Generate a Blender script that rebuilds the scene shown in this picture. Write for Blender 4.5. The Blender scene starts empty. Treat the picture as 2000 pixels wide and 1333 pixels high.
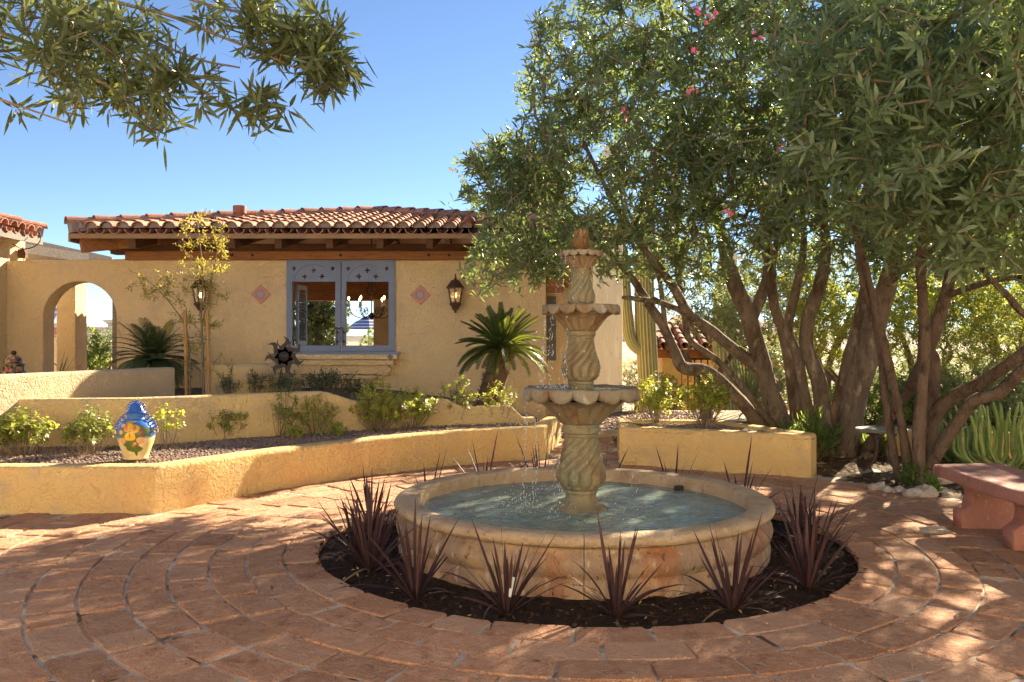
import bpy, bmesh, math, random
import numpy as np
from mathutils import Vector, Matrix, noise as mnoise

random.seed(7)
rng = np.random.default_rng(7)
R = math.radians
PI = math.pi
sc = bpy.context.scene
C = sc.collection

# ------------------------------------------------------------------ camera, sky, sun, exposure
CZ, FPX = 1.33, 1630.0
cam = bpy.data.cameras.new('camera')
cam.sensor_width = 36.0
cam.lens = 36.0 * FPX / 2000.0
cam.clip_start, cam.clip_end = 0.05, 20000
cam_o = bpy.data.objects.new('camera', cam)
cam_o.location = (0, 0, CZ)
cam_o.rotation_euler = (R(90), 0, 0)
C.objects.link(cam_o)
sc.camera = cam_o

SUN_AZ, SUN_EL = 35.0, 27.0          # degrees to the right of straight ahead / above the horizon
world = bpy.data.worlds.new('World')
sc.world = world
world.use_nodes = True
wn = world.node_tree
sky = wn.nodes.new('ShaderNodeTexSky')
sky.sky_type = 'NISHITA'
sky.sun_disc = False
sky.sun_elevation = R(SUN_EL)
sky.sun_rotation = R(SUN_AZ)
sky.dust_density = 0.0
sky.ozone_density = 2.3
sky.air_density = 0.6
wn.links.new(sky.outputs[0], wn.nodes['Background'].inputs[0])
wn.nodes['Background'].inputs[1].default_value = 0.05

sun = bpy.data.lights.new('sun', 'SUN')
sun.energy = 5.0
sun.angle = R(0.53)
sun.color = (1.0, 0.83, 0.60)
sun_o = bpy.data.objects.new('sun', sun)
S = Vector((math.sin(R(SUN_AZ)) * math.cos(R(SUN_EL)), math.cos(R(SUN_AZ)) * math.cos(R(SUN_EL)), math.sin(R(SUN_EL))))
sun_o.rotation_euler = S.to_track_quat('Z', 'Y').to_euler()
sun_o.location = S * 40
C.objects.link(sun_o)

vs = sc.view_settings
vs.view_transform = 'Standard'
vs.look = 'None'
vs.exposure = 2.15
vs.gamma = 1.0
vs.use_curve_mapping = False
sc.render.engine = 'CYCLES'
cy = sc.cycles
cy.use_denoising = True
cy.max_bounces = 8
cy.diffuse_bounces = 4
cy.glossy_bounces = 3
cy.transmission_bounces = 6
cy.transparent_max_bounces = 8
cy.sample_clamp_indirect = 6.0
cy.caustics_reflective = False
cy.caustics_refractive = False

# ------------------------------------------------------------------ helpers: places, tags, meshes
def at(px, py, Y):
    """a point of the place Y metres ahead (measured on the 2000-wide photograph)"""
    return Vector(((px - 1000) / FPX * Y, Y, CZ - (py - 667) / FPX * Y))

def on(px, py, z=0.0):
    Y = (CZ - z) * FPX / (py - 667)
    return Vector(((px - 1000) / FPX * Y, Y, z))

def tag(o, label=None, cat=None, group=None, kind=None):
    if label: o['label'] = label
    if cat: o['category'] = cat
    if group: o['group'] = group
    if kind: o['kind'] = kind
    return o

ROOTLOC = {}
def thing(name, loc, label, cat, group=None):
    o = bpy.data.objects.new(name, None)
    o.empty_display_size = 0.1
    o.location = loc
    C.objects.link(o)
    ROOTLOC[o.name] = Vector(loc)
    return tag(o, label, cat, group)

def link(name, me, parent=None, mat=None, smooth=False):
    if mat is not None and len(me.materials) == 0:
        me.materials.append(mat)
    if smooth:
        me.polygons.foreach_set('use_smooth', [True] * len(me.polygons))
    o = bpy.data.objects.new(name, me)
    C.objects.link(o)
    if parent is not None:
        o.parent = parent
        p, inv = parent, Vector((0, 0, 0))
        while p is not None:
            if p.name in ROOTLOC:
                inv = ROOTLOC[p.name]
                break
            p = p.parent
        if parent.name in ROOTLOC:
            o.matrix_parent_inverse = Matrix.Translation(-inv)
    return o

def mesh_np(name, V, faces_flat, starts, rnd=None):
    me = bpy.data.meshes.new(name)
    V = np.asarray(V, dtype=np.float32)
    me.vertices.add(len(V))
    me.vertices.foreach_set('co', V.ravel())
    me.loops.add(len(faces_flat))
    me.loops.foreach_set('vertex_index', np.asarray(faces_flat, dtype=np.int32))
    me.polygons.add(len(starts))
    me.polygons.foreach_set('loop_start', np.asarray(starts, dtype=np.int32))
    me.update(calc_edges=True)
    if rnd is not None:
        a = me.attributes.new('rnd', 'FLOAT', 'FACE')
        a.data.foreach_set('value', np.asarray(rnd, dtype=np.float32))
    return me

def frames(pts):
    """parallel-transport frames along a polyline"""
    pts = [Vector(p) for p in pts]
    n = len(pts)
    T = []
    for i in range(n):
        a, b = pts[max(i - 1, 0)], pts[min(i + 1, n - 1)]
        t = (b - a)
        T.append(t.normalized() if t.length > 1e-9 else Vector((0, 0, 1)))
    ref = Vector((0, 0, 1)) if abs(T[0].z) < 0.9 else Vector((1, 0, 0))
    u = T[0].cross(ref).normalized()
    out = []
    for i in range(n):
        u = (u - T[i] * u.dot(T[i]))
        u = u.normalized() if u.length > 1e-6 else T[i].orthogonal().normalized()
        out.append((T[i], u, T[i].cross(u)))
    return out

class MB:
    def __init__(s):
        s.v, s.f = [], []
    def add(s, v, f, M=None):
        k = len(s.v)
        s.v += [tuple(M @ Vector(p)) for p in v] if M else [tuple(p) for p in v]
        s.f += [tuple(i + k for i in q) for q in f]
        return s
    def box(s, x0, x1, y0, y1, z0, z1, M=None, b=0.0):
        if b <= 0:
            v = [(x, y, z) for z in (z0, z1) for y in (y0, y1) for x in (x0, x1)]
            f = [(0, 2, 3, 1), (4, 5, 7, 6), (0, 1, 5, 4), (2, 6, 7, 3), (0, 4, 6, 2), (1, 3, 7, 5)]
            return s.add(v, f, M)
        bm = bmesh.new()
        bmesh.ops.create_cube(bm, size=1)
        for q in bm.verts:
            q.co = Vector((x0 + (x1 - x0) * (q.co.x + .5), y0 + (y1 - y0) * (q.co.y + .5), z0 + (z1 - z0) * (q.co.z + .5)))
        bmesh.ops.bevel(bm, geom=list(bm.edges), offset=b, segments=2, affect='EDGES', profile=.6)
        bm.verts.index_update()
        s.add([q.co.copy() for q in bm.verts], [[w.index for w in q.verts] for q in bm.faces], M)
        bm.free()
        return s
    def bar(s, a, b, w, h, up=(0, 0, 1)):
        """a straight beam from a to b, w wide, h high"""
        a, b = Vector(a), Vector(b)
        d = (b - a)
        L = d.length
        d.normalize()
        up = Vector(up)
        sd = d.cross(up).normalized()
        up = sd.cross(d)
        M = Matrix((sd, d, up)).transposed().to_4x4()
        M.translation = a
        return s.box(-w / 2, w / 2, 0, L, -h / 2, h / 2, M, b=min(w, h) * .06)
    def tube(s, pts, rad, n=8, cap=True, mod=None):
        fr = frames(pts)
        k = len(s.v)
        m = len(pts)
        for i, (p, (T, u, w)) in enumerate(zip(pts, fr)):
            r = rad[i] if hasattr(rad, '__len__') else rad
            p = Vector(p)
            for j in range(n):
                a = 2 * PI * j / n
                q = r * (mod(i, a) if mod else 1.0)
                s.v.append(tuple(p + (u * math.cos(a) + w * math.sin(a)) * q))
        for i in range(m - 1):
            for j in range(n):
                s.f.append((k + i * n + j, k + i * n + (j + 1) % n, k + (i + 1) * n + (j + 1) % n, k + (i + 1) * n + j))
        if cap:
            s.f.append(tuple(k + j for j in range(n))[::-1])
            s.f.append(tuple(k + (m - 1) * n + j for j in range(n)))
        return s
    def lathe(s, prof, n=48, c=(0, 0, 0), mod=None, a0=0.0, a1=2 * PI, capb=True, capt=True):
        k = len(s.v)
        full = abs(a1 - a0 - 2 * PI) < 1e-6
        cols = n if full else n + 1
        for i, (r, z) in enumerate(prof):
            for j in range(cols):
                a = a0 + (a1 - a0) * j / n
                rr, zz = (r, z) if mod is None else mod(i, r, z, a)
                s.v.append((c[0] + rr * math.cos(a), c[1] + rr * math.sin(a), c[2] + zz))
        for i in range(len(prof) - 1):
            for j in range(n):
                j2 = (j + 1) % cols
                s.f.append((k + i * cols + j, k + i * cols + j2, k + (i + 1) * cols + j2, k + (i + 1) * cols + j))
        if full and capb: s.f.append(tuple(k + j for j in range(cols))[::-1])
        if full and capt: s.f.append(tuple(k + (len(prof) - 1) * cols + j for j in range(cols)))
        if not full:
            s.f.append(tuple(k + i * cols for i in range(len(prof))))
            s.f.append(tuple(k + i * cols + cols - 1 for i in range(len(prof)))[::-1])
        return s
    def blob(s, c, r, sub=1, seed=0, amp=.25):
        bm = bmesh.new()
        bmesh.ops.create_icosphere(bm, subdivisions=sub, radius=1)
        r = Vector(r) if hasattr(r, '__len__') else Vector((r, r, r))
        for q in bm.verts:
            k = 1 + amp * mnoise.noise(q.co * 1.7 + Vector((seed * 3.1, seed * 1.7, seed)))
            q.co = Vector((q.co.x * r.x, q.co.y * r.y, q.co.z * r.z)) * k + Vector(c)
        bm.verts.index_update()
        s.add([q.co.copy() for q in bm.verts], [[w.index for w in q.verts] for q in bm.faces])
        bm.free()
        return s
    def mesh(s, name):
        me = bpy.data.meshes.new(name)
        me.from_pydata(s.v, [], s.f)
        me.update()
        return me
    def build(s, name, mat, parent=None, smooth=False):
        return link(name, s.mesh(name), parent, mat, smooth)

def auto_smooth(o, ang=40):
    me = o.data
    me.polygons.foreach_set('use_smooth', [True] * len(me.polygons))
    bm = bmesh.new()
    bm.from_mesh(me)
    for e in bm.edges:
        if len(e.link_faces) == 2 and e.calc_face_angle(0) > R(ang):
            e.smooth = False
    bm.to_mesh(me)
    bm.free()
    return o

def plate(outlines, thick, M, bevel=0.0):
    """flat outlines (first outer, others holes) made into a solid; outline x,y -> M"""
    cu = bpy.data.curves.new('plate', 'CURVE')
    cu.dimensions = '2D'
    cu.fill_mode = 'BOTH'
    cu.extrude = thick / 2 - bevel
    cu.bevel_depth = bevel
    cu.bevel_resolution = 1
    for ol in outlines:
        sp = cu.splines.new('POLY')
        sp.points.add(len(ol) - 1)
        for p, q in zip(sp.points, ol):
            p.co = (q[0], q[1], 0, 1)
        sp.use_cyclic_u = True
    ob = bpy.data.objects.new('plate', cu)
    me = bpy.data.meshes.new_from_object(ob)
    bpy.data.objects.remove(ob)
    bpy.data.curves.remove(cu)
    me.materials.clear()
    me.transform(M)
    me.update()
    return me

def XZ(y):
    """outline x,y -> world x,z on the plane Y = y"""
    return Matrix(((1, 0, 0, 0), (0, 0, -1, y), (0, 1, 0, 0), (0, 0, 0, 1)))

def bez(p, n=10):
    """smooth polyline through points (Catmull-Rom)"""
    p = [Vector(q) for q in p]
    p = [p[0] * 2 - p[1]] + p + [p[-1] * 2 - p[-2]]
    out = []
    for i in range(1, len(p) - 2):
        for j in range(n):
            t = j / n
            a, b, c, d = p[i - 1], p[i], p[i + 1], p[i + 2]
            out.append(.5 * ((2 * b) + (c - a) * t + (2 * a - 5 * b + 4 * c - d) * t * t + (3 * b - a - 3 * c + d) * t ** 3))
    out.append(p[-2])
    return out

# ------------------------------------------------------------------ materials
def lerp(a, b, t): return a + (b - a) * t

def newmat(name):
    m = bpy.data.materials.new(name)
    m.use_nodes = True
    return m, m.node_tree, m.node_tree.nodes['Principled BSDF']

def noise_fac(nt, vec, scale, detail=4, lo=.35, hi=.65, dist=0.0, rough=.55):
    n = nt.nodes.new('ShaderNodeTexNoise')
    n.inputs['Scale'].default_value = scale
    n.inputs['Detail'].default_value = detail
    n.inputs['Roughness'].default_value = rough
    n.inputs['Distortion'].default_value = dist
    nt.links.new(vec, n.inputs['Vector'])
    r = nt.nodes.new('ShaderNodeMapRange')
    r.inputs['From Min'].default_value, r.inputs['From Max'].default_value = lo, hi
    nt.links.new(n.outputs[0], r.inputs['Value'])
    return r.outputs[0], n.outputs[0]

def mixc(nt, fac, a, b, mode='MIX'):
    m = nt.nodes.new('ShaderNodeMix')
    m.data_type = 'RGBA'
    m.blend_type = mode
    for key, val in ((0, fac), (6, a), (7, b)):
        if isinstance(val, (int, float)): m.inputs[key].default_value = val
        elif isinstance(val, tuple): m.inputs[key].default_value = (*val, 1)
        else: nt.links.new(val, m.inputs[key])
    return m.outputs[2]

def math_n(nt, op, a, b=0.0):
    m = nt.nodes.new('ShaderNodeMath')
    m.operation = op
    for k, val in ((0, a), (1, b)):
        if isinstance(val, (int, float)): m.inputs[k].default_value = val
        else: nt.links.new(val, m.inputs[k])
    return m.outputs[0]

def surf(name, c1, c2=None, scale=4, rough=.85, layers=(), bump=(), rnd=0.0, world=False, spec=.3, metal=0.0, stretch=None, attr=None, rndmix=None):
    """layers: (colour, scale, lo, hi[, mode]); bump: (scale, distance, detail, distortion)"""
    m, nt, bs = newmat(name)
    if world:
        g = nt.nodes.new('ShaderNodeNewGeometry')
        vec = g.outputs['Position']
    else:
        tc = nt.nodes.new('ShaderNodeTexCoord')
        vec = tc.outputs['Object']
        if rnd:
            oi = nt.nodes.new('ShaderNodeObjectInfo')
            ad = nt.nodes.new('ShaderNodeVectorMath')
            ad.operation = 'MULTIPLY_ADD'
            ad.inputs[1].default_value = (37, 53, 71)
            nt.links.new(oi.outputs['Random'], ad.inputs[0])
            nt.links.new(vec, ad.inputs[2])
            vec = ad.outputs[0]
    if stretch:
        mp = nt.nodes.new('ShaderNodeMapping')
        mp.inputs['Scale'].default_value = stretch
        nt.links.new(vec, mp.inputs['Vector'])
        vec2 = mp.outputs[0]
    else:
        vec2 = vec
    col = c1
    if c2:
        f, _ = noise_fac(nt, vec2, scale, 6, .3, .7)
        col = mixc(nt, f, c1, c2)
    for ly in layers:
        f, _ = noise_fac(nt, vec2, ly[1], 5, ly[2], ly[3])
        col = mixc(nt, f, col, ly[0], ly[4] if len(ly) > 4 else 'MIX')
    if rnd:
        oi2 = nt.nodes.new('ShaderNodeObjectInfo')
        mr = nt.nodes.new('ShaderNodeMapRange')
        mr.inputs['To Min'].default_value, mr.inputs['To Max'].default_value = 1 - rnd, 1 + rnd
        nt.links.new(oi2.outputs['Random'], mr.inputs['Value'])
        hs = nt.nodes.new('ShaderNodeHueSaturation')
        if isinstance(col, tuple): hs.inputs['Color'].default_value = (*col, 1)
        else: nt.links.new(col, hs.inputs['Color'])
        nt.links.new(mr.outputs[0], hs.inputs['Value'])
        col = hs.outputs[0]
        if rndmix:
            f = math_n(nt, 'FRACT', math_n(nt, 'MULTIPLY', oi2.outputs['Random'], 7.31))
            col = mixc(nt, math_n(nt, 'MULTIPLY', math_n(nt, 'POWER', f, 3.0), .75), col, rndmix)
    if attr:
        an = nt.nodes.new('ShaderNodeAttribute')
        an.attribute_name = attr[0]
        col = mixc(nt, an.outputs['Fac'], col, attr[1])
    if isinstance(col, tuple): bs.inputs['Base Color'].default_value = (*col, 1)
    else: nt.links.new(col, bs.inputs['Base Color'])
    bs.inputs['Roughness'].default_value = rough
    bs.inputs['Specular IOR Level'].default_value = spec
    bs.inputs['Metallic'].default_value = metal
    prev = None
    for b in bump:
        _, raw = noise_fac(nt, vec2, b[0], b[2] if len(b) > 2 else 5, dist=b[3] if len(b) > 3 else 0.0)
        bn = nt.nodes.new('ShaderNodeBump')
        bn.inputs['Strength'].default_value = 1.0
        bn.inputs['Distance'].default_value = b[1]
        nt.links.new(raw, bn.inputs['Height'])
        if prev: nt.links.new(prev, bn.inputs['Normal'])
        prev = bn.outputs[0]
    if prev: nt.links.new(prev, bs.inputs['Normal'])
    return m

def leafmat(name, dark, light, trans, tfac=.35, rough=.45, spec=.4):
    m, nt, bs = newmat(name)
    an = nt.nodes.new('ShaderNodeAttribute')
    an.attribute_name = 'rnd'
    oi = nt.nodes.new('ShaderNodeObjectInfo')
    f = math_n(nt, 'FRACT', math_n(nt, 'ADD', an.outputs['Fac'], oi.outputs['Random']))
    col = mixc(nt, f, dark, light)
    nt.links.new(col, bs.inputs['Base Color'])
    bs.inputs['Roughness'].default_value = rough
    bs.inputs['Specular IOR Level'].default_value = spec
    tr = nt.nodes.new('ShaderNodeBsdfTranslucent')
    tcol = mixc(nt, f, trans, tuple(min(1, c * 1.35) for c in trans))
    nt.links.new(tcol, tr.inputs['Color'])
    mx = nt.nodes.new('ShaderNodeMixShader')
    mx.inputs[0].default_value = tfac
    nt.links.new(bs.outputs[0], mx.inputs[1])
    nt.links.new(tr.outputs[0], mx.inputs[2])
    nt.links.new(mx.outputs[0], nt.nodes['Material Output'].inputs['Surface'])
    return m

def emit(name, col, st):
    m, nt, bs = newmat(name)
    bs.inputs['Base Color'].default_value = (*col, 1)
    bs.inputs['Emission Color'].default_value = (*col, 1)
    bs.inputs['Emission Strength'].default_value = st
    return m

MT = {}
STU = ((15, .030, 3, 1.4), (55, .012, 4, .6))
MT['house'] = surf('house_stucco', (.80, .62, .35), (.74, .55, .30), 1.1, .92, layers=(((.66, .50, .30), 3, .52, .75), ((.82, .66, .42), 8, .58, .76)), bump=((17, .034, 3, 1.2), (55, .014, 4)), world=True, spec=.2)
MT['planter'] = surf('planter_stucco', (.74, .535, .23), (.67, .46, .19), 1.1, .92, layers=(((.72, .45, .2), 2.3, .48, .72), ((.58, .43, .25), 5, .55, .75), ((.5, .36, .2), 14, .66, .76)), bump=STU, world=True, spec=.2)
MT['wedge'] = surf('wedge_stucco', (.76, .54, .23), (.69, .47, .19), 1.1, .92, layers=(((.62, .45, .24), 4, .52, .75),), bump=STU, world=True, spec=.2)
MT['terrace'] = surf('terrace_stucco', (.70, .52, .24), (.62, .46, .24), 1.6, .92, layers=(((.55, .42, .26), 3.5, .48, .72),), bump=STU, world=True, spec=.2)
MT['greywall'] = surf('grey_tan_stucco', (.56, .43, .27), (.48, .37, .24), 1.6, .95, layers=(((.62, .5, .34), 7, .55, .75),), bump=((18, .024, 3, 1.2), (60, .012, 4)), world=True, spec=.2)
MT['plaster'] = surf('limewashed_plaster', (.66, .54, .36), (.58, .46, .30), 2.2, .92, layers=(((.74, .63, .46), 6, .54, .74), ((.46, .37, .25), 4, .58, .76)), bump=((26, .006, 4),), stretch=(1, 1, .35), world=True, spec=.2)
MT['brick'] = surf('adobe_paver', (.58, .315, .18), (.49, .245, .135), 6, .9, layers=(((.64, .38, .23), 16, .52, .70), ((.34, .14, .07), 9, .56, .74), ((.68, .49, .34), 110, .60, .70), ((.17, .08, .045), 70, .63, .71)), bump=((9, .03, 4, .4), (45, .024, 5), (170, .009, 3)), rnd=.17, spec=.25, rndmix=(.62, .39, .25))
MT['mortar'] = surf('paver_mortar', (.60, .53, .44), (.48, .40, .31), 9, .95, layers=(((.13, .085, .05), 5, .52, .64), ((.48, .27, .15), 2.2, .54, .66)), bump=((40, .008, 5), (160, .004, 3)), world=True, spec=.15)
MT['soil'] = surf('garden_soil', (.030, .018, .012), (.055, .033, .022), 30, .95, layers=(((.16, .12, .09), 120, .70, .74),), bump=((60, .02, 6), (200, .01, 4)), world=True, spec=.2)
MT['mulch'] = surf('leaf_mulch', (.10, .062, .036), (.15, .10, .06), 12, .95, layers=(((.055, .035, .022), 5, .5, .68), ((.26, .18, .11), 60, .64, .72)), bump=((40, .02, 6), (120, .01, 4)), world=True, spec=.15)
MT['gravelbed'] = surf('gravel_bed', (.16, .115, .09), (.24, .18, .14), 40, .95, layers=(((.14, .10, .08), 70, .55, .65),), bump=((70, .02, 4),), world=True, spec=.15)
MT['pebble'] = surf('pebble', (.22, .155, .125), (.36, .28, .23), 30, .9, layers=(((.14, .085, .07), 60, .5, .6),), world=True, spec=.2)
MT['desert'] = surf('desert_ground', (.48, .37, .26), (.40, .30, .21), .7, .95, layers=(((.22, .16, .11), 6, .55, .7),), bump=((25, .02, 6),), world=True, spec=.15)
MT['clay'] = surf('clay_tile', (.43, .21, .135), (.34, .15, .095), 9, .85, layers=(((.48, .31, .225), 14, .52, .72), ((.20, .11, .08), 8, .56, .76)), bump=((40, .006, 4),), rnd=.24, spec=.25)
MT['ridgemortar'] = surf('ridge_mortar', (.33, .28, .25), (.25, .2, .18), 9, .95, bump=((30, .01, 4),), world=True)
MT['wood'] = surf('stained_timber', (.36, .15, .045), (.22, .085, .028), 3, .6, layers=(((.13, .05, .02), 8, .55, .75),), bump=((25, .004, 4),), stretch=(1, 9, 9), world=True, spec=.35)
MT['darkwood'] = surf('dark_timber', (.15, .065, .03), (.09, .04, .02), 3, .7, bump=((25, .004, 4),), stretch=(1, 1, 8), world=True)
MT['fascia'] = surf('fascia_board', (.34, .21, .10), (.27, .165, .08), 3, .7, world=True)
MT['greywood'] = surf('weathered_timber', (.30, .27, .23), (.2, .175, .15), 4, .9, layers=(((.1, .085, .07), 9, .55, .75),), stretch=(1, 9, 9), bump=((30, .006, 4),), world=True)
MT['bluepaint'] = surf('blue_grey_paint', (.18, .235, .36), (.155, .205, .32), 3, .5, bump=((60, .001, 3),), world=True, spec=.4)
MT['bluedark'] = surf('groove_paint', (.10, .12, .17), None, 3, .6)
MT['iron'] = surf('wrought_iron', (.075, .045, .032), (.13, .065, .035), 14, .55, spec=.5, metal=.3, bump=((60, .002, 3),))
MT['darkiron'] = surf('dark_iron', (.03, .024, .022), (.06, .04, .032), 10, .5, spec=.5, metal=.5)
MT['sunmetal'] = surf('oxidised_steel', (.014, .012, .015), (.026, .016, .016), 9, .55, layers=(((.10, .022, .014), 14, .58, .72),), metal=.2, spec=.5)
MT['raymetal'] = surf('bare_steel_ray', (.12, .08, .065), (.07, .045, .038), 14, .5, metal=.3, spec=.5)
MT['bench'] = surf('pink_concrete', (.43, .205, .155), (.36, .165, .125), 4, .88, layers=(((.29, .145, .115), 6, .52, .72), ((.5, .3, .24), 30, .6, .72)), bump=((25, .006, 4), (90, .005, 4)), world=True)
MT['bark'] = surf('oleander_bark', (.14, .105, .08), (.215, .17, .13), 5, .9, layers=(((.075, .05, .032), 8, .50, .70), ((.36, .29, .21), 14, .57, .72), ((.05, .035, .022), 30, .62, .72)), bump=((20, .035, 5, .8), (75, .014, 4)), stretch=(1, 1, .4), world=True, spec=.2)
MT['darkbark'] = surf('dark_bark', (.125, .085, .06), (.19, .135, .095), 6, .9, layers=(((.05, .03, .02), 9, .52, .72),), bump=((24, .04, 5, .8), (80, .016, 4)), stretch=(1, 1, .5), world=True, spec=.2)
MT['twig'] = surf('twig_bark', (.19, .14, .095), (.27, .21, .15), 12, .85, world=True, spec=.2)
MT['stake'] = surf('lodgepole_stake', (.45, .26, .10), (.36, .2, .075), 6, .8, stretch=(1, 1, .2), world=True)
MT['greentie'] = surf('green_tie', (.02, .25, .13), None, 3, .5)
MT['saguaro'] = surf('saguaro_skin', (.17, .19, .08), (.23, .24, .11), 3, .8, layers=(((.26, .20, .12), 2.5, .54, .72), ((.14, .12, .07), 7, .58, .72)), attr=('crest', (.40, .36, .21)), world=True)
MT['euph'] = surf('succulent_stem', (.20, .28, .085), (.27, .33, .115), 5, .65, layers=(((.36, .34, .2), 10, .55, .72), ((.12, .13, .05), 25, .6, .72)), bump=((60, .006, 3),), world=True, spec=.3)
MT['darkeuph'] = surf('dark_succulent_stem', (.12, .19, .055), (.17, .24, .08), 5, .55, world=True, spec=.3)
MT['rock'] = surf('pale_rock', (.50, .44, .37), (.38, .33, .28), 9, .9, bump=((20, .02, 5),), world=True)
MT['vent'] = surf('vent_paint', (.36, .14, .09), (.3, .11, .07), 6, .6)
MT['sandpipe'] = surf('grey_box_paint', (.16, .17, .18), (.12, .125, .13), 5, .6)
MT['pink'] = surf('pink_petal', (.75, .10, .24), (.85, .2, .33), 9, .6)
MT['white'] = surf('white_petal', (.82, .79, .7), (.7, .66, .5), 9, .6)
MT['tabletop'] = surf('stone_table_top', (.27, .24, .20), (.2, .18, .15), 8, .7, world=True)
MT['legmetal'] = surf('brown_metal', (.11, .06, .045), (.08, .045, .035), 8, .45, metal=.3)
MT['mountain'] = surf('mountain_rock', (.20, .17, .15), (.13, .13, .09), .004, .95, bump=((.02, 20, 5),), world=True)
MT['pale'] = surf('pale_cloth', (.62, .64, .66), None, 3, .8)
MT['bluecloth'] = surf('blue_cloth', (.03, .06, .35), None, 3, .8)
MT['railing'] = surf('railing_paint', (.42, .27, .18), None, 3, .6)
MT['bulb'] = emit('lamp_flame', (1.0, .62, .22), 14)

# leaves
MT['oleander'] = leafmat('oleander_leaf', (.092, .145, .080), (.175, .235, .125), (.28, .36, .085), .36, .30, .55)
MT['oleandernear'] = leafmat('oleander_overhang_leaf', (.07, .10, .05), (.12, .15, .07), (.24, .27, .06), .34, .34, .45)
MT['palo'] = leafmat('palo_verde_leaf', (.15, .19, .04), (.26, .29, .06), (.44, .47, .08), .45)
MT['brush'] = leafmat('desert_brush_leaf', (.11, .15, .07), (.19, .23, .11), (.32, .37, .14), .4)
MT['greenbush'] = leafmat('green_bush_leaf', (.06, .12, .03), (.12, .19, .05), (.3, .38, .06), .42)
MT['lantana'] = leafmat('lantana_leaf', (.19, .24, .045), (.33, .35, .07), (.56, .58, .08), .48)
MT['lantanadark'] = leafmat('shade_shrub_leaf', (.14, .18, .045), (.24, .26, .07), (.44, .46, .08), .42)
MT['golden'] = leafmat('sapling_leaf', (.22, .21, .04), (.37, .31, .06), (.52, .44, .07), .42)
MT['darkgreen'] = leafmat('penstemon_leaf', (.055, .085, .045), (.09, .12, .06), (.16, .2, .06), .3)
MT['cycad'] = leafmat('cycad_leaflet', (.035, .062, .018), (.065, .10, .028), (.22, .25, .03), .30, .32, .5)
MT['palm'] = leafmat('palm_leaflet', (.045, .075, .03), (.08, .11, .04), (.16, .2, .05), .3, .4)
MT['cordy'] = leafmat('cordyline_blade', (.042, .022, .026), (.092, .050, .050), (.12, .045, .035), .15, .55, .2)
MT['yucca'] = leafmat('yucca_blade', (.10, .13, .05), (.17, .19, .08), (.24, .26, .07), .25)
MT['yellowleaf'] = leafmat('fallen_leaf', (.45, .32, .05), (.5, .45, .2), (.4, .3, .05), .2)
MT['drybits'] = leafmat('dry_leaf', (.16, .10, .055), (.42, .33, .22), (.2, .14, .07), .1, .8, .1)
MT['crumb'] = leafmat('earth_crumb', (.22, .10, .05), (.62, .47, .35), (.2, .1, .06), .02, .9, .1)

# fountain stone: warm cast concrete with green-grey lichen and brown water stains
def fountain_mat(name, base, base2, moss, stain, pale):
    m = surf(name, base, base2, 5, .75, layers=((moss, 4.5, .50, .68), (stain, 7, .50, .66), (pale, 16, .60, .74), ((.05, .04, .03), 45, .69, .75)),
             bump=((30, .014, 5), (110, .007, 4)), stretch=(1, 1, .55), world=True, spec=.35)
    return m
MT['column'] = fountain_mat('column_stone', (.29, .245, .145), (.23, .19, .105), (.20, .20, .125), (.19, .125, .06), (.39, .36, .26))
MT['bowl'] = fountain_mat('bowl_stone', (.28, .205, .115), (.21, .14, .07), (.22, .20, .13), (.18, .095, .04), (.38, .34, .25))
MT['rim'] = fountain_mat('lichen_rim_stone', (.29, .25, .17), (.25, .20, .125), (.28, .29, .26), (.22, .14, .075), (.42, .41, .37))
MT['finial'] = fountain_mat('wet_finial_stone', (.21, .12, .05), (.15, .08, .032), (.23, .15, .06), (.13, .06, .02), (.36, .25, .11))
MT['basin'] = surf('basin_stone', (.39, .285, .195), (.31, .21, .14), 4, .8, layers=(((.36, .17, .085), 3.2, .50, .66), ((.56, .37, .2), 6, .52, .7), ((.22, .11, .06), 9, .58, .72), ((.56, .45, .33), 20, .57, .70), ((.07, .045, .03), 30, .63, .72)), bump=((28, .02, 5), (110, .010, 4)), stretch=(1, 1, .45), world=True, spec=.3)
MT['coping'] = surf('coping_stone', (.54, .40, .25), (.46, .32, .19), 5, .8, layers=(((.40, .28, .17), 5, .52, .7), ((.60, .49, .35), 12, .55, .72), ((.24, .16, .11), 20, .62, .74), ((.08, .06, .04), 60, .68, .75)), bump=((28, .016, 5), (110, .010, 4)), world=True, spec=.3)

def water_mat():
    m, nt, bs = newmat('fountain_water')
    g = nt.nodes.new('ShaderNodeNewGeometry')
    f, _ = noise_fac(nt, g.outputs['Position'], 3.5, 4, .3, .7)
    nt.links.new(mixc(nt, f, (.17, .235, .195), (.24, .30, .255)), bs.inputs['Base Color'])
    bs.inputs['Roughness'].default_value = .04
    bs.inputs['IOR'].default_value = 1.33
    bs.inputs['Specular IOR Level'].default_value = .9
    mp = nt.nodes.new('ShaderNodeMapping')
    mp.inputs['Scale'].default_value = (.55, 1.0, 1)
    nt.links.new(g.outputs['Position'], mp.inputs['Vector'])
    _, raw = noise_fac(nt, mp.outputs[0], 17, 3, dist=.8)
    b = nt.nodes.new('ShaderNodeBump')
    b.inputs['Distance'].default_value = .02
    nt.links.new(raw, b.inputs['Height'])
    _, raw2 = noise_fac(nt, mp.outputs[0], 46, 2, dist=.4)
    b2 = nt.nodes.new('ShaderNodeBump')
    b2.inputs['Distance'].default_value = .003
    nt.links.new(raw2, b2.inputs['Height'])
    nt.links.new(b.outputs[0], b2.inputs['Normal'])
    nt.links.new(b2.outputs[0], bs.inputs['Normal'])
    return m
MT['water'] = water_mat()
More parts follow.
